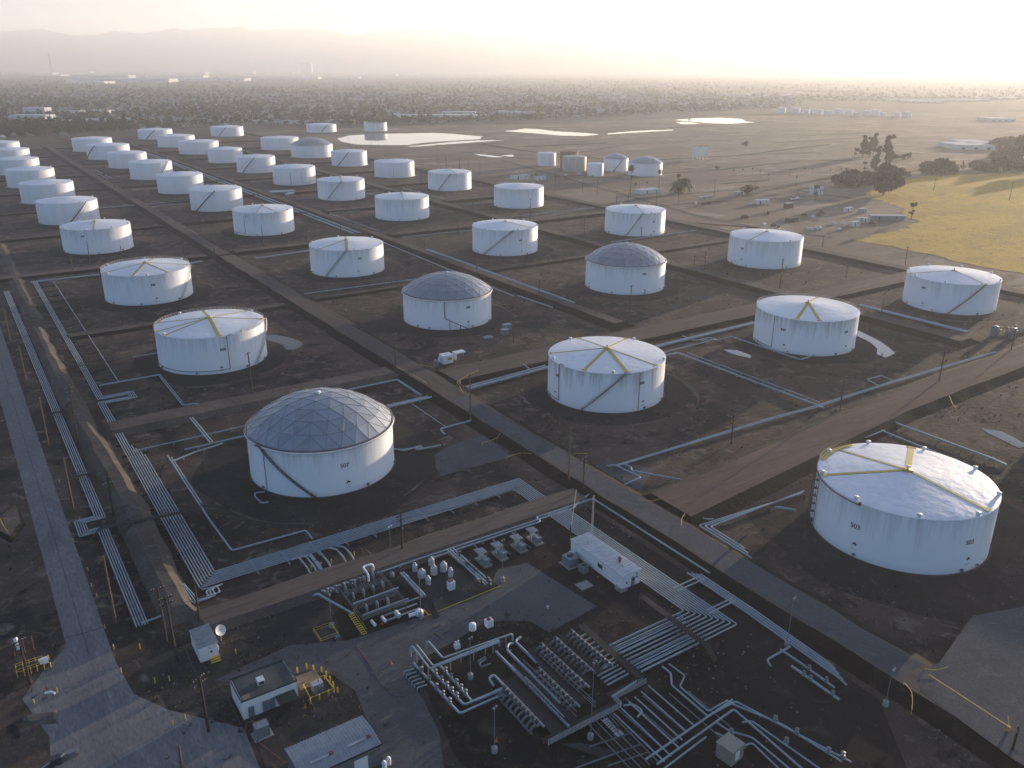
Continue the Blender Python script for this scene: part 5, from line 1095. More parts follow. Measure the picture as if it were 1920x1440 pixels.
for x, y, tp in [(547,356,325),(686,381,352),(640,444,412),(494,463,420),(575,462,440),(859,441,410),(796,476,450),(894,513,482),(735,538,505),(887,421,375),(66,383,360),(170,498,452),(215,356,330),(347,488,432),(138,513,480),(230,488,460),(403,487,465),(404,480,455),(668,277,258),(655,274,257),(697,276,260),(710,277,262)]: pole(x,y,tp,'slender wooden pole among the rear tank rows',1 if x%2 else 0,'wood' if x%3 else 'wood_brown',.21,0,'poles among the rear rows')
def floodlight(px, py, top, label):
    c = G(px,py); hs = np.arange(3,22,.1); h = float(hs[int(np.argmin([abs(PROJ((c[0],c[1],q))[1]-top) for q in hs]))]); t = thing('floodlight_pole', label, 'light pole', (c[0],c[1],0), .3, 'floodlight poles of the plant')
    MB().lathe([(.075,0),(.05,h),(0,h+.02)],8).build('pole', M['pipe_old'], t); MB().lathe([(.55,0),(.55,1.0),(.5,1.05),(0,1.06)],12).build('footing', M['concrete'], t)
    for k in (-.35,.35): MB().box((k,-.2,h-.1),(.36,.34,.3)).build('lamp', M['lamp' if px == 735 else 'lamp_dull'], t)
    MB().bar((-.5,0,h-.15),(.5,0,h-.15),.05).build('bracket', M['dark'], t)
for a in [(735,1081,986,'light pole with bright white lamps behind the valve platform'),(622,1176,1108,'light pole at the left end of the valve platform'),(789,1158,1078,'light pole beside the dark stair of the vessel skid'),(882,1272,1195,'light pole inside the left manifold'),(927,1410,1325,'light pole in front of the left manifold'),(1660,1323,1254,'light pole at the kerb left of the gate'),(1107,1385,1240,'light pole rising through the valve deck'),(1475,1210,1120,'thin light pole beside the bend of the ten pipe run'),(942,1090,1012,'light pole among the canopied pump units')]: floodlight(*a)
# guard rails and gate
def guard(pts, label, z=0.0, m='rail_yellow'):
    P = [(*G(x,y,z+.9),z+.9) for x, y in pts]; mb = MB().tube(P,.06,6,bend=1.2)
    for i in range(len(P)-1):
        a, b = Vector(P[i]), Vector(P[i+1]); n = max(1,int((b-a).length/2.4))
        for k in range(n+1): c = a.lerp(b,k/n); mb.bar((c.x,c.y,z-.3),(c.x,c.y,c.z),.05)
    tag(mb.build('guard_rail', M[m]), label, 'guard rail')
guard([(857,716),(875,704),(897,694)], 'yellow guard rail at the road corner by the thick pale pipe', 1.2)
guard([(857,716),(862,724),(868,738)], 'short yellow rail turning down at the road corner', 1.0)
guard([(904,830),(932,822),(939,811),(937,805)], 'yellow guard rail curving round the paved ramp top', .6)
guard([(950,857),(975,849),(1004,851)], 'yellow guard rail at the lower edge of the paved ramp', .6)
guard([(1076,850),(1101,850)], 'yellow hurdle in front of the bare red-brown pole', .4)
guard([(1203,937),(1222,940),(1240,934)], 'yellow guard rail at the foot of the hooked pipes', 1.3)
guard([(1284,963),(1278,972),(1278,985)], 'bright yellow curved rail at the inner corner of the brown road', 1.3)
guard([(1734,1254),(1757,1257),(1777,1250)], 'yellow guard rail behind the gate beside the dark slope', 1.2)
guard([(1695,1279),(1710,1296),(1711,1318),(1710,1330)], 'yellow curved guard rail left of the gate', 1.4)
guard([(1780,742),(1786,757),(1794,766)], 'pale yellow curved rail at the fork of the brown road', 1.2)
guard([(0,972),(6,985),(15,998)], 'yellow curved rail at the left edge beside the ramp', .2)
guard([(745,688),(770,700),(800,718)], 'yellow rail along the main road edge at the crossroads', 1.3)
guard([(788,684),(812,688)], 'yellow rail in front of the round grey tank', 1.0)
t = thing('boom_gate', 'long yellow boom barrier across the lower right road', 'gate', (*G(1889,1372,1.5),1.5)); e = G(1742,1266,2.5); b0 = G(1889,1372,1.5)
MB().tube([(0,0,1.1),(e[0]-b0[0],e[1]-b0[1],1.1)],.09,6).build('boom', M['yellow'], t); boxat(t,'gate_post',(0,0,.6),(.5,.5,1.3),'rail_yellow'); MB().bar((0,0,1.2),(1.2,1.0,2.2),.08).build('counterweight', M['rail_yellow'], t); MB().bar((e[0]-b0[0],e[1]-b0[1],0),(e[0]-b0[0],e[1]-b0[1],1.0),.09).build('rest_post', M['rail_yellow'], t)
# equipment at the lower left edge
t = thing('sampling_platform', 'yellow railed platform with white drums at the lower left edge', 'platform', (*G(58,1258),0)); boxat(t,'deck',(0,0,.9),(4.6,2.0,.1),'grating'); mb = MB()
for y in (-1,1):
    for z in (1.4,1.9): mb.bar((-2.3,y,z),(2.3,y,z),.07)
    for x in (-2.3,-1.1,0,1.1,2.3): mb.bar((x,y,0),(x,y,1.9),.07)
mb.build('rail', M['rail_yellow'], t); MB().tube([(1.6,.3,1.4),(3.2,.5,1.4)],.4,10).tube([(1.7,.0,.9),(3.2,.1,.9)],.4,10).build('drum', M['white'], t)
t = thing('equipment_stand', 'upright pipes and white canisters on a stand at the left edge', 'equipment', (*G(45,1225),0)); mb = MB()
for x in (-1.6,.2,1.8): mb.bar((x,0,0),(x,.4,3.2),.12)
mb.bar((-1.8,0,2.2),(2.2,.2,2.2),.1); mb.build('frame', M['wood_brown'], t); MB().tube([(-.6,0,1.2),(-.9,1.4,3.2)],.42,10).build('canister', M['white'], t)
t = thing('junk_machine', 'small dark machine with hoses at the bottom left corner', 'machine', (*G(106,1432),0)); boxat(t,'body',(0,0,.7),(1.6,1.2,1.4),'dark'); MB().tube([(-.8,0,.8),(-2.2,-.4,.5)],.12,6).tube([(.8,.2,.9),(1.8,.9,.9),(2.4,.9,.2)],.1,6).build('hose', M['steel'], t); boxat(t,'crate',(2.4,.6,.5),(1.3,1.1,1.0),'shedwall')
tag(MB().tube([(*G(84,1300,.5),.5),(*G(96,1297,.5),.5),(*G(103,1300,.5),.5)],.22,8).build('white_pipe_end', M['white']), 'white pipe end lying on the yard at lower left', 'pipe')
mound('sand_patch', GPx([(50,1345),(100,1338),(104,1352),(56,1356)]), .5, 1.0, M['ring'], M['ring'])
mound('ramp_bank', GPx([(0,975),(30,950),(38,985),(20,1010),(0,1000)]), .8, 1.5, M['earth'])
for a, lb in (((716,1170),'orange cone on the asphalt yard near the stair'),((733,1245),'orange cone at the edge of the left manifold'),((572,1327),'red extinguisher stand beside the bollards'),((931,1390),'orange marker in front of the left manifold'),((693,1074),'red hydrant beside the cross road')):
    c = G(*a); tag(MB().lathe([(.32,0),(.30,.06),(.22,.07),(.07,.9),(0,.92)],10,(c[0],c[1],0)).build('traffic_cone', M['orange']), lb, 'cone')
mb = MB(); c0 = [G(x,y,.06) for x, y in ((668,1212),(690,1240),(706,1268),(720,1290),(738,1306),(760,1306))]; mb.tube([(c[0],c[1],.07) for c in c0],.05,5,bend=.5)
tag(mb.build('ground_cable', M['rust']), 'brown cable lying in a curve across the asphalt yard', 'cable')
tag(MB().lathe([(.2,0),(.2,.5),(.3,.52),(.3,.62),(0,.65)],8,(*G(1027,1141),0)).build('small_stand', M['lamp']), 'tiny white stand on the empty asphalt pad', 'stand')
def cable(a, b, sag, label):
    A, B = Vector(a), Vector(b); P = [A.lerp(B,i/14)-Vector((0,0,sag*4*(i/14)*(1-i/14))) for i in range(15)]
    tag(MB().tube(P,.045,5,bend=.01).build('overhead_cable', M['black']), label, 'cable')
pz = lambda px, py, z: (*G(px,py), z)
cable(pz(57,1282,8.5), pz(313,1206,9.5), 1.2, 'dark cable slung across the left asphalt road to the pole pair')
cable(pz(333,1240,13.5), pz(391,1371,10), .9, 'dark cable from the right pole of the pair to the double-crossarm pole')
cable(pz(333,1240,13.0), pz(755,1036,9.5), 2.5, 'long dark cable from the pole pair to the pole by the broad pipe run')
cable(pz(755,1036,9.2), pz(1093,922,9.5), 1.8, 'dark cable from the broad pipe run to the road junction pole')
cable(pz(1093,922,9.2), pz(1371,832,8.6), 1.6, 'dark cable along the brown road from the junction pole')
cable(pz(1371,832,8.6), pz(1575,768,11), 1.4, 'dark cable along the brown road, middle span')
cable(pz(1575,768,11), pz(1759,722,12), 1.4, 'dark cable along the brown road, far span')
# ------------------------------------------------------------------ beyond the tank farm
fp = GPx([(1597,451),(1640,458),(1700,468),(1760,480),(1830,497),(1925,516),(2200,600),(2400,560),(2300,400),(1925,323),(1860,325),(1750,330),(1680,338),(1640,352),(1625,370),(1660,378),(1690,392),(1700,405),(1720,418),(1700,430),(1650,438)])
FP = []
for i in range(len(fp)):
    p_, q_ = np.array(fp[i]), np.array(fp[(i+1) % len(fp)]); L_ = np.linalg.norm(q_-p_); k_ = max(1, int(L_/5)); n_ = np.array([q_[1]-p_[1], p_[0]-q_[0]])/L_; ph_ = rng.uniform(0,6)
    for j in range(k_): FP.append(p_+(q_-p_)*j/k_+n_*(rng.normal(0,1.3)+2.2*math.sin(j*.55+ph_))*(1 if L_ < 700 else 0))
struct(MB().poly(FP, .05).build('grass_field', M['grass']))

def track(pts, wd, m, z=.03, name='dirt_track'):
    P = [np.array(G(x,y)) for x, y in pts]; Q = []
    for i in range(len(P)-1):
        k = max(2, int(np.linalg.norm(P[i+1]-P[i])/25))
        for j in range(k): Q.append(P[i]+(P[i+1]-P[i])*j/k)
    Q.append(P[-1]); vs = []
    for i, q in enumerate(Q):
        d = Q[min(i+1,len(Q)-1)]-Q[max(i-1,0)]; d /= np.linalg.norm(d); n = np.array([-d[1],d[0]]); ww = wd*rng.uniform(.7,1.3)*.5; o = rng.normal(0,wd*.12)
        vs += [(*(q+n*(o-ww)),z),(*(q+n*(o+ww)),z)]
    mb = MB(); mb.add(vs,[(2*i,2*i+1,2*i+3,2*i+2) for i in range(len(Q)-1)]); return struct(mb.build(name, M[m]))
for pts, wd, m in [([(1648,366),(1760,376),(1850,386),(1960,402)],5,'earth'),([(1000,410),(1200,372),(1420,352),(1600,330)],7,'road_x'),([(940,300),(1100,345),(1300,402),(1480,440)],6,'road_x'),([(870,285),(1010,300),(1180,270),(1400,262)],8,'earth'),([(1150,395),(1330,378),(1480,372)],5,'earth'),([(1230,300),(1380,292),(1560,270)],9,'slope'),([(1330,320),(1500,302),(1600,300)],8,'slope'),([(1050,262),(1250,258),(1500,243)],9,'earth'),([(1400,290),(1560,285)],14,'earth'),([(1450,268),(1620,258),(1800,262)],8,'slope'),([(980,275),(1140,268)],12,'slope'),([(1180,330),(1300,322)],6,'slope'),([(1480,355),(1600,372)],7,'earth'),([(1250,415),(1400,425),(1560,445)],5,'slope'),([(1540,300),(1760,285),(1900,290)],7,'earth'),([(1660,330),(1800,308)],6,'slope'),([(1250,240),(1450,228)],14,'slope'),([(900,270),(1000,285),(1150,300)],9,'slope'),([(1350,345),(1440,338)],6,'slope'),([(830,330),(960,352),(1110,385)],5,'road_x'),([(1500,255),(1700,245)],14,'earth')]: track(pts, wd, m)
M['leafA'] = mat('dark_green_foliage', (.030,.042,.016), .8, var=.45, scale=.35)
M['leafB'] = mat('olive_foliage', (.055,.058,.022), .8, var=.4, scale=.35)
M['leafC'] = mat('brown_green_foliage', (.058,.046,.024), .8, var=.4, scale=.35)
M['bark'] = mat('tree_bark', (.06,.045,.032), .9)
M['tile'] = mat('grey_brown_house_roof', (.17,.15,.135), .85, var=.3, scale=.02)
M['tile2'] = mat('pale_house_roof', (.44,.41,.38), .8)
M['tile3'] = mat('red_brown_house_roof', (.16,.085,.06), .85)
M['stucco'] = mat('pale_house_wall', (.42,.38,.33), .9)
M['ware'] = mat('white_warehouse_wall', (.62,.62,.60), .8)
M['wareroof'] = mat('pale_warehouse_roof', (.50,.50,.49), .8)
def crown(mb, c, rx, rz, nleaf, size, nclump=9, flat=.0):
    cl = [(np.array(c)+np.array([rng.normal(0,rx*.5),rng.normal(0,rx*.5),rng.normal(0,rz*.42)]), rx*rng.uniform(.35,.62)) for _ in range(nclump)]
    for _ in range(nleaf):
        cc, r = cl[rng.integers(nclump)]; d = rng.normal(0,1,3); d /= np.linalg.norm(d); p = cc+d*r*rng.uniform(.55,1.08)*np.array([1,1,.85])
        a = rng.normal(0,1,3); a /= np.linalg.norm(a); b = np.cross(a, rng.normal(0,1,3)); b /= np.linalg.norm(b); s_ = size*rng.uniform(.6,1.3)
        mb.add([p-a*s_-b*s_*.6, p+a*s_-b*s_*.6, p+a*s_+b*s_*.6, p-a*s_+b*s_*.6], [(0,1,2,3)])
def tree_proto(name, label, kind, h, w, m, nleaf=420, cat='tree'):
    t = thing(name, label, cat, (0,0,0), 0); mb = MB()
    if kind == 'round': crown(mb,(0,0,h*.6),w*.5,h*.33,nleaf,w*.075,11)
    elif kind == 'tall':
        for k in range(5): crown(mb,(0,0,h*(.28+.15*k)),w*.42*(1-.15*k),h*.08,nleaf//5,w*.1,4)
    elif kind == 'cone':
        for k in range(6): crown(mb,(0,0,h*(.2+.13*k)),w*.5*(1-.155*k),h*.05,nleaf//6,w*.10,4)
    elif kind == 'hedge': crown(mb,(0,0,h*.5),w*.5,h*.42,nleaf,w*.05,16)
    elif kind == 'palm':
        for k in range(46):
            a = rng.uniform(0,2*math.pi); e = rng.uniform(-.7,1.1); L = w*.5*rng.uniform(.8,1.1); prev = None
            for q in np.linspace(0,1,5):
                r = L*q*math.cos(e*.8); z = h*.94+L*q*math.sin(e)-L*.75*q*q; c = np.array([r*math.cos(a),r*math.sin(a),z]); n = np.array([-math.sin(a),math.cos(a),0])*w*.07*(1-.6*abs(q-.4))
                if prev is not None: mb.add([prev[0]-prev[1],prev[0]+prev[1],c+n,c-n],[(0,1,2,3)])
                prev = (c,n)
    elif kind == 'skirt':
        crown(mb,(0,0,h*.78),w*.42,h*.16,nleaf,w*.09,8); crown(mb,(0,0,h*.45),w*.3,h*.16,nleaf//2,w*.09,6)
    mb.build('crown', M[m], t)
    MB().lathe([(w*.045+.1,0),(w*.03+.06,h*.5),(w*.02+.04,h*.9),(0,h*.92)],7).build('trunk', M['bark'], t)
    return t
USED = set()
def plant(proto, loc, label, group=None, sc=1.0, rz=None):
    rz = rng.uniform(0,6.28) if rz is None else rz
    if proto.name in USED: return dup(proto, loc, rz, label, group, sc)
    USED.add(proto.name); proto.location = loc; proto.rotation_euler = (0,0,rz); proto.scale = (sc,)*3 if not isinstance(sc, tuple) else sc; proto['label'] = label
    if group: proto['group'] = group
    return proto
PT = {'round': tree_proto('broadleaf_tree','x','round',9,9,'leafA'), 'olive': tree_proto('broadleaf_tree','x','round',8,8,'leafB'), 'brown': tree_proto('broadleaf_tree','x','round',7,7.5,'leafC'), 'cone': tree_proto('cypress_tree','x','cone',15,5.5,'leafA'), 'tall': tree_proto('eucalyptus_tree','x','tall',17,7,'leafB',1100),
 'big': tree_proto('dense_tree','x','round',10,11,'leafA',1900), 'palm': tree_proto('palm_tree','x','palm',20,5.5,'leafA'), 'skirt': tree_proto('shaggy_palm','x','skirt',16,5.5,'leafC',500), 'hedge': tree_proto('shrub_mass','x','hedge',9,16,'leafA',2200,'shrub'), 'bushpalm': tree_proto('bushy_palm','x','palm',7,13,'leafB',0)}
gx = lambda px, py: (*[float(q) for q in G(px,py)], 0.0)
for px, py, s_, k, lb in [(1235,357,1.0,'palm','slim palm left of the bushy palm clump'),(1182,364,1.35,'palm','tallest slim palm in front of the two small grey domes'),(1191,362,.5,'palm','short palm beside the white-roofed low building'),(1212,358,.45,'palm','tiny palm behind the white-roofed low building'),(1270,355,1.0,'skirt','shaggy palm at the back of the bushy palm clump'),(1282,360,1.6,'bushpalm','wide bushy palm at the right of the clump'),(1268,362,1.25,'bushpalm','lower bushy palm at the front of the clump'),(1403,366,1.3,'brown','lone round tree on the bare ground right of the palms'),
 (1708,413,.95,'skirt','lone shaggy palm standing in the yellow field edge'),(1528,376,.95,'skirt','shaggy palm before two white containers'),(1617,295,1.7,'tall','thin eucalyptus in the tall group, left one'),(1629,296,1.6,'tall','thin eucalyptus in the tall group, middle one'),(1637,290,1.7,'tall','thin eucalyptus in the tall group, right one'),(1602,296,.9,'skirt','small shaggy palm left of the tall eucalyptus group'),
 (1660,312,2.2,'tall','leaning big eucalyptus above the dark tree mass'),(1640,325,1.6,'tall','broad dark eucalyptus behind the tree mass'),(1656,366,1.9,'big','big dark tree at the corner of the yellow field'),(1660,345,1.9,'big','dark tree behind the corner tree of the yellow field'),(1592,348,1.5,'hedge','low dark tree mass left of the corner tree'),(1625,345,1.2,'hedge','dark tree mass joining the corner tree'),(1620,325,.9,'skirt','small snag tree above the low dark mass'),(1701,333,.8,'round','small round shrub on the upper field edge'),(1702,298,1.0,'round','small round tree beyond the field'),(1692,300,.9,'round','smaller tree left beyond the field'),
 (1742,326,1.3,'hedge','left half of the long hedge on the upper field edge'),(1765,324,1.5,'hedge','right half of the long hedge on the upper field edge'),(1804,318,.8,'cone','small pointed tree right of the long hedge'),(1830,318,1.0,'hedge','low shrub mass right of the pointed tree'),(1492,350,.55,'palm','small palm far out on the bare ground'),(1345,318,.5,'round','tiny round tree on the bare ground, left'),(1397,275,1.0,'round','round bush far out on the bare ground')]:
    plant(PT[k], gx(px,py), lb, None, s_)
for i, (px, py, s_) in enumerate([(1865,300,1.7),(1880,322,1.9),(1905,318,2.2),(1915,285,2.6),(1890,275,2.4),(1925,300,2.6),(1850,322,1.5),(1868,278,1.6),(1900,296,2.4),(1940,330,2.4)]):
    plant(PT['big' if i % 2 else 'hedge'], gx(px,py), 'big dark tree in the hazy grove at the right edge', 'grove at the right edge', s_*(.8 if i%2 else .6))
for px, py in [(1480,330),(1508,328),(1522,329),(1556,330),(1576,328),(1440,340),(1375,332),(1392,330),(1410,328),(1425,333)]: plant(PT['palm'], gx(px,py), 'tiny palm in the sparse line on the bare ground', 'sparse palm line', .4)
# low buildings, containers and vehicles on the bare ground
def hut(px, py, d, m, label, cat='building', name='low_building', rz=0.0, roof='wareroof', z=0):
    x, y, _ = gx(px,py); t = thing(name, label, cat, (x,y,z), rz); boxat(t,'wall',(0,0,d[2]/2),d,m); boxat(t,'roof',(0,0,d[2]+.12),(d[0]+.5,d[1]+.5,.22),roof)
    for k in (-.25,.25): boxat(t,'door' if k < 0 else 'window',(d[0]*k,-d[1]/2-.04,d[2]*.45 if k<0 else d[2]*.6),(1.1,.06,d[2]*.8 if k<0 else 1.0),'dark' if k<0 else 'glass')
    return t
hut(1214,362,(24,12,3.6),'ware','low white-roofed building between the slim palms')
hut(1428,382,(14,4,3.4),'ware','long white trailer on the bare ground beyond the tanks','trailer','site_trailer',-.1)
hut(1384,366,(7,5,3.2),'stucco','small tan hut on the bare ground','hut')
hut(1590,397,(10,3,3.2),'ware','white box trailer near the yellow field, upper left','trailer','box_trailer',.1); hut(1616,399,(7,4,3.4),'stucco','tan-roofed cabin right of the upper trailer','cabin')
hut(1603,424,(8,3,3.2),'ware','white container in the cluster, front left','container','container'); hut(1611,416,(6,3,3.0),'ware','white container in the cluster, back left','container','container',.3); hut(1622,417,(6,3,3.2),'ware','white container in the cluster, back right','container','container',-.2)
hut(1662,412,(26,5,3.4),'bluegrey','long low flatbed shape at the tip of the yellow field','shed','long_shed',-.62)
hut(1524,365,(5,5,7),'ware','left of two white upright containers behind the shaggy palm','container','container'); hut(1535,365,(5,5,7),'ware','right of two white upright containers behind the shaggy palm','container','container')
hut(1484,415,(10,4,2.6),'darkroof','dark low container on the bare ground','container','container',0,'darkroof'); hut(1478,390,(8,4,4),'rust','brown timber stack on the bare ground','stack','timber_stack',0,'tan'); hut(1325,372,(22,1.4,2),'stucco','long low wall on the bare ground, lower part','wall','low_wall',.2); hut(1490,376,(12,3,1.6),'rust','row of low rusty bins on the bare ground','bins','low_bins')
x, y, _ = gx(1397,408); tag(MB().lathe([(3.2,0),(3.4,1.4),(2.2,2.4),(0,2.7)],10,(x,y,0),sm=False).build('hay_heap', M['rust']), 'orange-brown heap on the bare ground', 'heap')
x, y, _ = gx(1312,299); t = thing('elevated_tank', 'white box-shaped tank on legs standing alone on the bare ground', 'tank', (x,y,0)); boxat(t,'body',(0,0,11),(16,12,12),'white'); boxat(t,'rim',(0,0,17.1),(16.4,12.4,.4),'rust')
for a in (-6.5,0,6.5):
    for b in (-5,5): MB().bar((a,b,0),(a,b,5),.6,8).build('leg', M['white'], t)
def pickup(px, py, rz, label, m='ware'):
    x, y, _ = gx(px,py); t = thing('pickup_truck', label, 'truck', (x,y,0), rz); mb = MB().box((0,0,.8),(5.2,1.9,.8)); mb.add([(-.9,-.9,1.2),(1.3,-.9,1.2),(1.3,.9,1.2),(-.9,.9,1.2),(-.6,-.75,1.95),(.8,-.75,1.95),(.8,.75,1.95),(-.6,.75,1.95)],[(4,5,6,7),(0,1,5,4),(1,2,6,5),(2,3,7,6),(3,0,4,7)]); mb.build('body', M[m], t)
    for a in (-1.6,1.6):
        for b in (-.9,.9): MB().tube([(a,b-.12,.4),(a,b+.12,.4)],.4,10).build('wheel', M['black'], t)
    return t
pickup(1407,384,.1,'white pickup truck parked left of the long white trailer'); pickup(1572,432,.3,'white pickup truck left of the container cluster'); pickup(1432,422,.5,'white pickup truck beside junk on the bare ground'); pickup(1060,330,.2,'white truck in front of the small tank group, left'); pickup(1086,328,-.2,'white truck in front of the small tank group, right')
for px, py in [(1304,382),(1318,383),(1328,382),(1450,424),(1460,426),(1512,428),(1520,431),(1530,432),(1535,430),(1562,421),(1580,420),(1430,400),(1440,401),(1508,404),(1525,408),(1535,405),(1540,400),(1455,372),(1495,374),(1636,420),(1640,424),(990,322),(1005,328),(1020,331),(1045,331),(1100,328),(1110,331),(980,330),(968,324)]:
    x, y, _ = gx(px,py); s_ = rng.uniform(1.2,2.6); tag(MB().box((x,y,s_*.3),(s_*1.7,s_,s_*.6),rng.uniform(0,3)).box((x+.4,y+.2,s_*.75),(s_*.8,s_*.7,s_*.35),rng.uniform(0,3)).build('junk_pile', M[['ware','rust','dark','stucco'][rng.integers(4)]]), 'small heap of junk on the bare ground right of centre', 'junk', 'junk heaps on the bare ground')
hut(975,335,(20,8,3.4),'ware','low white building left of the small tank group'); hut(1012,337,(12,6,3),'ware','small white shed before the small tank group','shed')
hut(530,363,(22,12,2.2),'bluegrey','blue-roofed low shelter beside a tank in the middle rows','shelter','blue_shelter',-.1,'blueroof' if 'blueroof' in M else 'bluegrey')
tag(MB().box((*gx(545,365)[:2],1),(6,3,2)).box((*gx(538,366)[:2],.8),(3,3,1.6)).build('pump_house', M['ware']), 'white pump boxes beside the blue-roofed shelter', 'pump')
# round white tanks in the far haze
for i, (px, py, w_) in enumerate([(1464,212,15),(1490,213,16),(1510,214,13),(1523,212,12),(1535,215,14),(1552,216,13),(1570,215,16),(1590,215,15),(1604,217,9),(1622,217,14),(1640,216,15),(1655,218,10),(1680,219,12),(1700,220,14)]):
    x, y, _ = gx(px,py); d = math.hypot(x-CAM[0],y-CAM[1]); R = w_/2*d/F_PX
    t = thing('storage_tank', 'small white round tank in the hazy far row toward the sun', 'storage tank', (x,y,0), 0, 'far hazy tanks'); MB().lathe([(R,0),(R,R*1.15)],24).build('shell', M['white'], t); MB().lathe([(R+.1,R*1.15),(0,R*1.25)],24).build('roof', M['roof'], t)
# warehouses and larger blocks in the town
def block(px, py, wpx, dpt, h, label, m='ware', rz=0.0, group=None):
    x, y, _ = gx(px,py); d = math.hypot(x-CAM[0],y-CAM[1]); w = wpx*d/F_PX; rzz = -YAW+rz; t = thing('warehouse', label, 'warehouse', (x,y,0), rzz, group)
    boxat(t,'wall',(0,dpt/2,h/2),(w,dpt,h),m); boxat(t,'roof',(0,dpt/2,h+.3),(w+.6,dpt+.6,.6),'wareroof'); n = min(5,max(3,int(w/14)))
    for k in range(n): boxat(t,'loading_door',(-w/2+w*(k+.5)/n,-.08,h*.3),(min(5,w*.1),.1,h*.5),'shedwall')
for a in [(815,224,150,40,9,'long white warehouse behind the bright pond, right part'),(765,226,40,30,8,'white warehouse left of the long one by the pond'),(860,217,60,40,8,'white roof behind the long pond warehouse'),(52,228,58,40,12,'white stepped building at the left beyond the tanks, lower wing'),(65,218,35,30,18,'white stepped building at the left beyond the tanks, upper block'),(120,216,45,40,8,'pale building right of the stepped white one'),(115,232,48,30,6,'low pale building in front, left suburb'),(180,214,40,40,8,'pale flat roof among left suburb trees'),(165,232,30,40,7,'grey parking shed roof in the left suburb'),(235,228,30,20,6,'white-roofed shop row in the left suburb'),(560,233,60,30,6,'pink-brown low building behind the rearmost tanks'),(490,232,70,40,5,'pale depot roof behind the rear tanks, left'),(640,232,45,30,6,'grey white shed behind the rear tanks, centre'),(960,215,50,40,7,'pale block beside the tree belt, right of the pond warehouse')]: block(*a)
for px, py, w_, h_ in [(30,140,110,14),(120,137,80,12),(200,146,70,14),(225,154,160,14),(300,139,150,16),(380,152,140,12),(330,145,90,12),(440,139,60,18),(510,139,70,14),(530,148,120,12),(620,140,110,12),(700,142,80,12),(750,141,60,10),(640,147,60,8),(160,157,60,8),(85,142,50,8)]: block(px,py,w_,160,h_*1.6,'vast pale warehouse on the hazy horizon at the left','ware',rng.uniform(-.03,.03),'horizon warehouses')
for px, py, w_ in [(1160,157,60),(1240,160,50),(1385,180,70),(1450,181,90),(1560,171,120),(1700,190,60),(1790,190,110),(1870,186,80),(1740,193,60),(1880,228,40),(1840,276,45),(1830,281,60)]: block(px,py,w_,60,6,'bright flat roof in the sunlit haze at the right','ware',0,'roofs in the sunlit haze')
x, y, _ = gx(576,139); t = thing('office_tower', 'hazy grey office tower on the horizon left of centre', 'tower', (x,y,0), -YAW); boxat(t,'wall',(0,0,70),(150,90,140),'bluegrey'); boxat(t,'parapet',(0,0,143),(120,80,8),'bluegrey')
x, y, _ = gx(98,140); t = thing('lattice_tower', 'hazy lattice mast on the horizon at the far left', 'mast', (x,y,0)); d = math.hypot(x-CAM[0],y-CAM[1]); hh = 32*d/F_PX; mb = MB()
for a in (-1,1):
    for b in (-1,1): mb.bar((a*hh*.05,b*hh*.05,0),(a*hh*.012,b*hh*.012,hh),hh*.008)
for i in range(9): q = i/9; w_ = hh*(.05-.038*q); mb.bar((-w_,-w_,hh*q),(w_,w_,hh*(q+.1)),hh*.006); mb.bar((w_,-w_,hh*q),(-w_,w_,hh*(q+.1)),hh*.006)
mb.build('lattice', M['dark'], t); MB().box((0,0,hh*.9),(hh*.1,hh*.1,hh*.03)).build('antenna_platform', M['dark'], t)
# suburb: houses and trees
def in_town(x, y):
    px, py = PROJ((x,y,0)); 
    if py < 138.5 or px < -60 or px > 1990: return False
    lim = np.interp(px,[-60,0,250,420,560,640,770,900,1000,1150,1280,1450,1500,1700,2000],[262,262,243,236,233,236,233,228,224,218,210,203,190,188,188])
    return py < lim
def house_mesh(w, d, h, m):
    mb = MB().box((0,0,h/2),(w,d,h),0,0); e = .6; r = h+d*.22
    mb.add([(-w/2-e,-d/2-e,h),(w/2+e,-d/2-e,h),(w/2+e,d/2+e,h),(-w/2-e,d/2+e,h),(-w/2+d*.3,0,r),(w/2-d*.3,0,r)],[(0,1,5,4),(2,3,4,5),(1,2,5),(3,0,4),(3,2,1,0)],1)
    mb.box((w*.2,-d/2-.03,h*.4),(1.2,.08,h*.75),0,2); mb.box((-w*.22,-d/2-.03,h*.55),(2.2,.08,1.1),0,2)
    return mb.mesh('house',[M['stucco'],m,M['glass']])
HM = [house_mesh(15,10,3.2,M['tile']),house_mesh(13,9,3.2,M['tile2']),house_mesh(17,11,3.4,M['tile3']),house_mesh(20,10,5.8,M['tile']),house_mesh(14,9,3.2,M['tile2'])]
hl = ['grey-roofed house among the suburb trees','pale-roofed house among the suburb trees','red-brown roofed house among the suburb trees','two-storey grey-roofed house among the suburb trees','small pale-roofed house among the suburb trees']
cand = []
for bx in range(-3200, 4200, 24):
    for by in range(1350, 5200, 52):
        for dy in (0, 20):
            x, y = bx+rng.normal(0,2.5), by+dy+rng.normal(0,2)
            if rng.random() < .5 and in_town(x, y): cand.append((math.hypot(x-CAM[0],y-CAM[1]), x, y))
cand.sort(); print('houses', len(cand))
near_h = cand[:290]
for d, x, y in near_h:
    k = int(rng.integers(5)); o = bpy.data.objects.new('house', HM[k]); COL.objects.link(o); o.location = (x,y,0); o.rotation_euler = (0,0,rng.choice([0,math.pi/2])+rng.normal(0,.05)); tag(o, hl[k], 'house', 'suburb houses, '+hl[k].split(' house')[0])
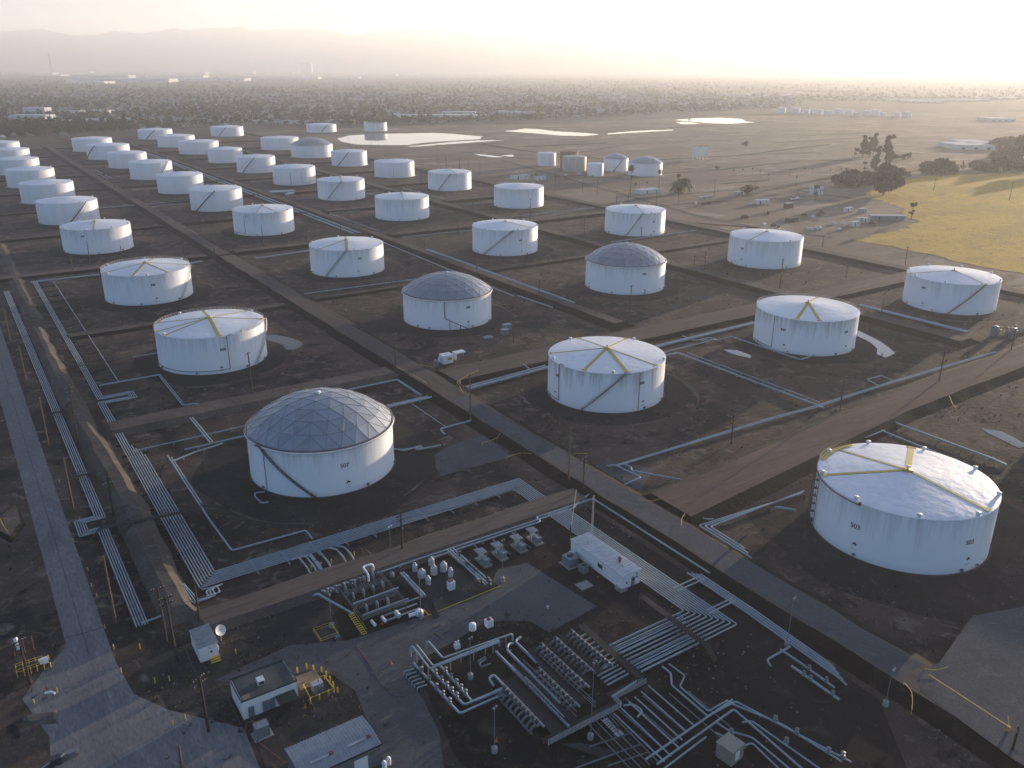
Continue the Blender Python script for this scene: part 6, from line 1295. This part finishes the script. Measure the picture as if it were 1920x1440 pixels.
def merge_stuff(name, items, meshes, mats):
    """many far copies as one object"""
    V = []; Fa = []; MI = []; off = 0
    for (x, y, z, s_, r, k) in items:
        v, f, mi = meshes[k]; c, sn = math.cos(r), math.sin(r); q = np.empty_like(v); q[:,0] = (v[:,0]*c-v[:,1]*sn)*s_+x; q[:,1] = (v[:,0]*sn+v[:,1]*c)*s_+y; q[:,2] = v[:,2]*s_+z
        V.append(q); Fa += [tuple(i+off for i in ff) for ff in f]; MI += mi; off += len(v)
    me = bpy.data.meshes.new(name); me.from_pydata(np.concatenate(V).tolist(), [], Fa)
    for m_ in mats: me.materials.append(m_)
    me.polygons.foreach_set('material_index', MI); me.update(); o = bpy.data.objects.new(name, me); COL.objects.link(o); o['kind'] = 'stuff'; return o
def raw(me, rem=None): return (np.array([v.co for v in me.vertices]), [tuple(p.vertices) for p in me.polygons], [(rem[p.material_index] if rem else p.material_index) for p in me.polygons])
far_h = cand[290:290+4200]
remap = [[0,1,4],[0,2,4],[0,3,4],[0,1,4],[0,2,4]]
merge_stuff('distant_houses', [(x,y,0,1.0,float(rng.choice([0,math.pi/2])),int(rng.integers(5))) for d,x,y in far_h], [raw(m_,remap[i]) for i, m_ in enumerate(HM)], [M['stucco'],M['tile'],M['tile2'],M['tile3'],M['glass']])
# trees: the nearest as single trees, the rest as one wood
tc = []
for _ in range(24000):
    px, py = rng.uniform(-60,1980), 139+(265-139)*rng.random()**1.1
    x, y = G(px, py)
    cl = math.sin(x*.011+2*math.sin(y*.004))+math.sin(y*.013+x*.003)
    pr = .62+.28*cl
    if py < 163 and px < 830: pr *= .22
    if px > 1350: pr *= .6
    if in_town(x, y) and rng.random() < pr: tc.append((math.hypot(x-CAM[0],y-CAM[1]),x,y))
tc.sort(); print('trees', len(tc))
kinds = ['round','olive','brown','round','olive','cone','tall']
tl = {'round':'dark green rounded tree in the suburb','olive':'olive green rounded tree in the suburb','brown':'brownish rounded tree in the suburb','cone':'dark pointed cypress in the suburb','tall':'tall loose eucalyptus in the suburb'}
for d, x, y in tc[:290]:
    k = kinds[rng.integers(7)]; plant(PT[k], (x,y,0), tl[k], 'suburb trees, '+k, rng.uniform(.7,1.5))
def small_tree(h, w, n=40):
    mb = MB(); vs = []
    for _ in range(n):
        d = rng.normal(0,1,3); d /= np.linalg.norm(d); p = np.array([0,0,h*.58])+d*np.array([w*.42,w*.42,h*.36])*rng.uniform(.6,1.1); a = rng.normal(0,1,3); a /= np.linalg.norm(a); b = np.cross(a,rng.normal(0,1,3)); b /= np.linalg.norm(b); s_ = w*.13
        mb.add([p-a*s_-b*s_,p+a*s_-b*s_,p+a*s_+b*s_,p-a*s_+b*s_],[(0,1,2,3)])
    return np.array(mb.v), mb.f, [0]*len(mb.f)
ST = []
for i, (h, w) in enumerate(((9,9),(8,8),(7,8),(14,5),(16,9))):
    v, f, mi = small_tree(h,w); ST.append((v,f,[i % 3 if i < 3 else 0]*len(f)))
rest = tc[290:20000]
merge_stuff('distant_trees', [(x,y,0,rng.uniform(.7,1.5),rng.uniform(0,6.28),int(rng.choice([0,1,2,3,4],p=[.34,.26,.24,.08,.08]))) for d,x,y in rest], ST, [M['leafA'],M['leafB'],M['leafC']])
# tree belt along the edge of the bare ground
for i, px in enumerate(np.linspace(880,1500,46)):
    py = np.interp(px,[880,1000,1150,1280,1450,1500],[229,225,218.5,210.5,203.5,200])-rng.uniform(0,3); k = kinds[rng.integers(7)]
    plant(PT[k], gx(px,py), 'tree in the hazy belt between bare ground and suburb', 'tree belt behind the bare ground', rng.uniform(.9,1.7))
# unused prototypes must not stay
for p in PT.values():
    if p.name not in USED:
        for c in list(p.children): bpy.data.objects.remove(c)
        bpy.data.objects.remove(p)
